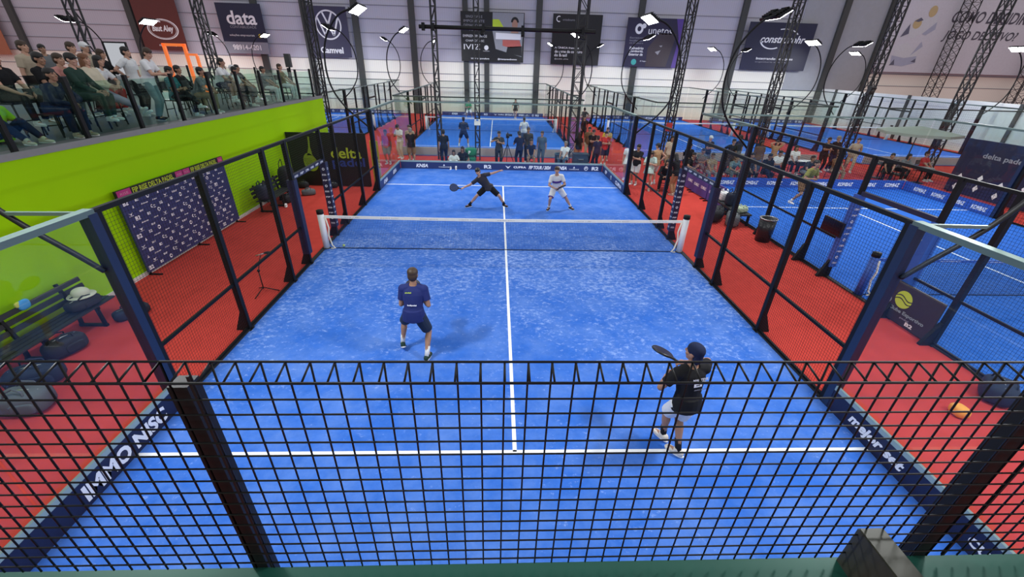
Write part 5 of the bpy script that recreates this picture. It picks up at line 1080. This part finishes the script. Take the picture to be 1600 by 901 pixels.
 ('person in beige hoodie walking past the blue corner of the right-hand court', 18.5, 11.2, 0, 150, 'walk', ('long', 'beige'), ('pants', 'beige'), 'light', ('short', 'brown'), 'white', 1.0),
 ('player in yellow and grey shirt on the right-hand court', 11.75, 5.1, .012, 200, 'ready', ('tee', mat('cloth_olive_yellow', (.20, .20, .05), .85)), ('shorts', 'brown'), 'tan', ('short', 'black'), 'white', 1.1),
 ('person in black seated left at the dark tables right of the court', 18.6, 9.0, 0, 150, 'sit', ('tee', 'black'), ('pants', 'black'), 'tan', ('short', 'black'), 'white', 1.0),
 ('person in white and black seated in the middle of the dark tables', 19.7, 9.6, 0, 190, 'sitlean', ('tee', 'grey'), ('pants', 'black'), 'tan', ('long', 'black'), 'white', 1.0),
 ('person in red seated right at the dark tables under the parasol', 21.0, 9.7, 0, 200, 'sit', ('tee', 'red'), ('pants', 'black'), 'tan', ('short', 'black'), 'white', 1.0),
]
for lb, x, y, z, yaw, pose, top, bot, skin, hair, shoes, sc in CROWD:
    person(lb, (x, y, z), yaw, pose, top, bot, skin, hair, shoes, sc, group='spectators on the mezzanine' if z >= 3 else ('spectators behind the court' if z == 0 else 'players on the other courts'), sock=('white', .1) if (bot and bot[0] == 'shorts') else None)
    if pose.startswith('sit'):
        hi = 'high' in pose or z > 3.1; c = ' '.join(lb.split()[:5]); c = lb.split(' seated')[0].split(' bent')[0].split(' on a')[0].split(' with legs')[0].split(' on the mezz')[0]
        a = radians(yaw); o = .02
        chair(x+o*sin(a), y-o*cos(a), min(z, MEZ) if z >= 3 else 0, yaw, ('black bar stool under the ' if hi else 'black chair under the ')+c, hi)
# film camera on a tripod, tables, parasol
tp = thing('tripod', 'tall black camera tripod beside the camera operator', 'tripod', (.25, 10.75, 0))
for a in (.4, 2.5, 4.6): MB().tube([(.25, 10.75, 1.15), (.25+.42*cos(a), 10.75+.42*sin(a), .01)], [.02, .014], 6).build('leg', BLACK, tp)
MB().tube([(.25, 10.75, 1.05), (.25, 10.75, 1.42)], .022, 8).build('centre_column', BLACK, tp)
vc = thing('video_camera', 'black video camera mounted on the tripod', 'camera', (.25, 10.75, 1.42))
MB().bx(.17, .33, 10.6, 10.95, 1.42, 1.6).build('body', PLASTIC, vc); MB().cyl((.25, 10.6, 1.52), (.25, 10.42, 1.52), .06, 16).build('lens', BLACK, vc); MB().tube([(.25, 10.62, 1.6), (.25, 10.65, 1.68), (.25, 10.85, 1.68), (.25, 10.9, 1.6)], .014, 6).build('handle', BLACK, vc); MB().bx(.33, .47, 10.66, 10.7, 1.5, 1.6).build('viewfinder', PLASTIC, vc)
def table(label, x, y, r, m):
    t = thing('round_table', label, 'table', (x, y, 0)); MB().cyl((x, y, .71), (x, y, .74), r, 28).build('table_top', m, t); MB().cyl((x, y, .03), (x, y, .71), .035, 12).build('pedestal', BLACK, t); MB().cyl((x, y, 0), (x, y, .03), r*.6, 24).build('base', BLACK, t)
table('round white table behind the blue far board of the right-hand court', 15.2, 9.85, .45, WHITE); table('round dark table under the parasol', 20.3, 8.9, .4, PLASTIC); table('round dark table left of the parasol', 19.0, 9.8, .4, PLASTIC)
um = thing('parasol', 'grey-green parasol over the dark tables at the right', 'parasol', (20.9, 10.6, 0))
cv = MB(); k = 8; top_ = V((20.9, 10.6, 2.42)); rim = [V((20.9+1.7*cos(2*pi*i/k), 10.6+1.7*sin(2*pi*i/k), 2.15)) for i in range(k)]
cv.loft([[top_+(p-top_)*.03 for p in rim], rim, [p-Z*.12 for p in rim], [p-Z*.10+(top_-p)*.02 for p in rim], [top_+(p-top_)*.03-Z*.03 for p in rim]]); cv.build('canopy', mat('pale_canvas', (.30, .34, .29), .85), um)
MB().cyl((20.9, 10.6, .06), (20.9, 10.6, 2.4), .025, 10).build('pole', COLST, um); MB().cyl((20.9, 10.6, 0), (20.9, 10.6, .07), .28, 20).build('base', COLST, um)
for i in range(k): MB().bar(top_-Z*.05, rim[i]-Z*.06, .016).build('rib', COLST, um)
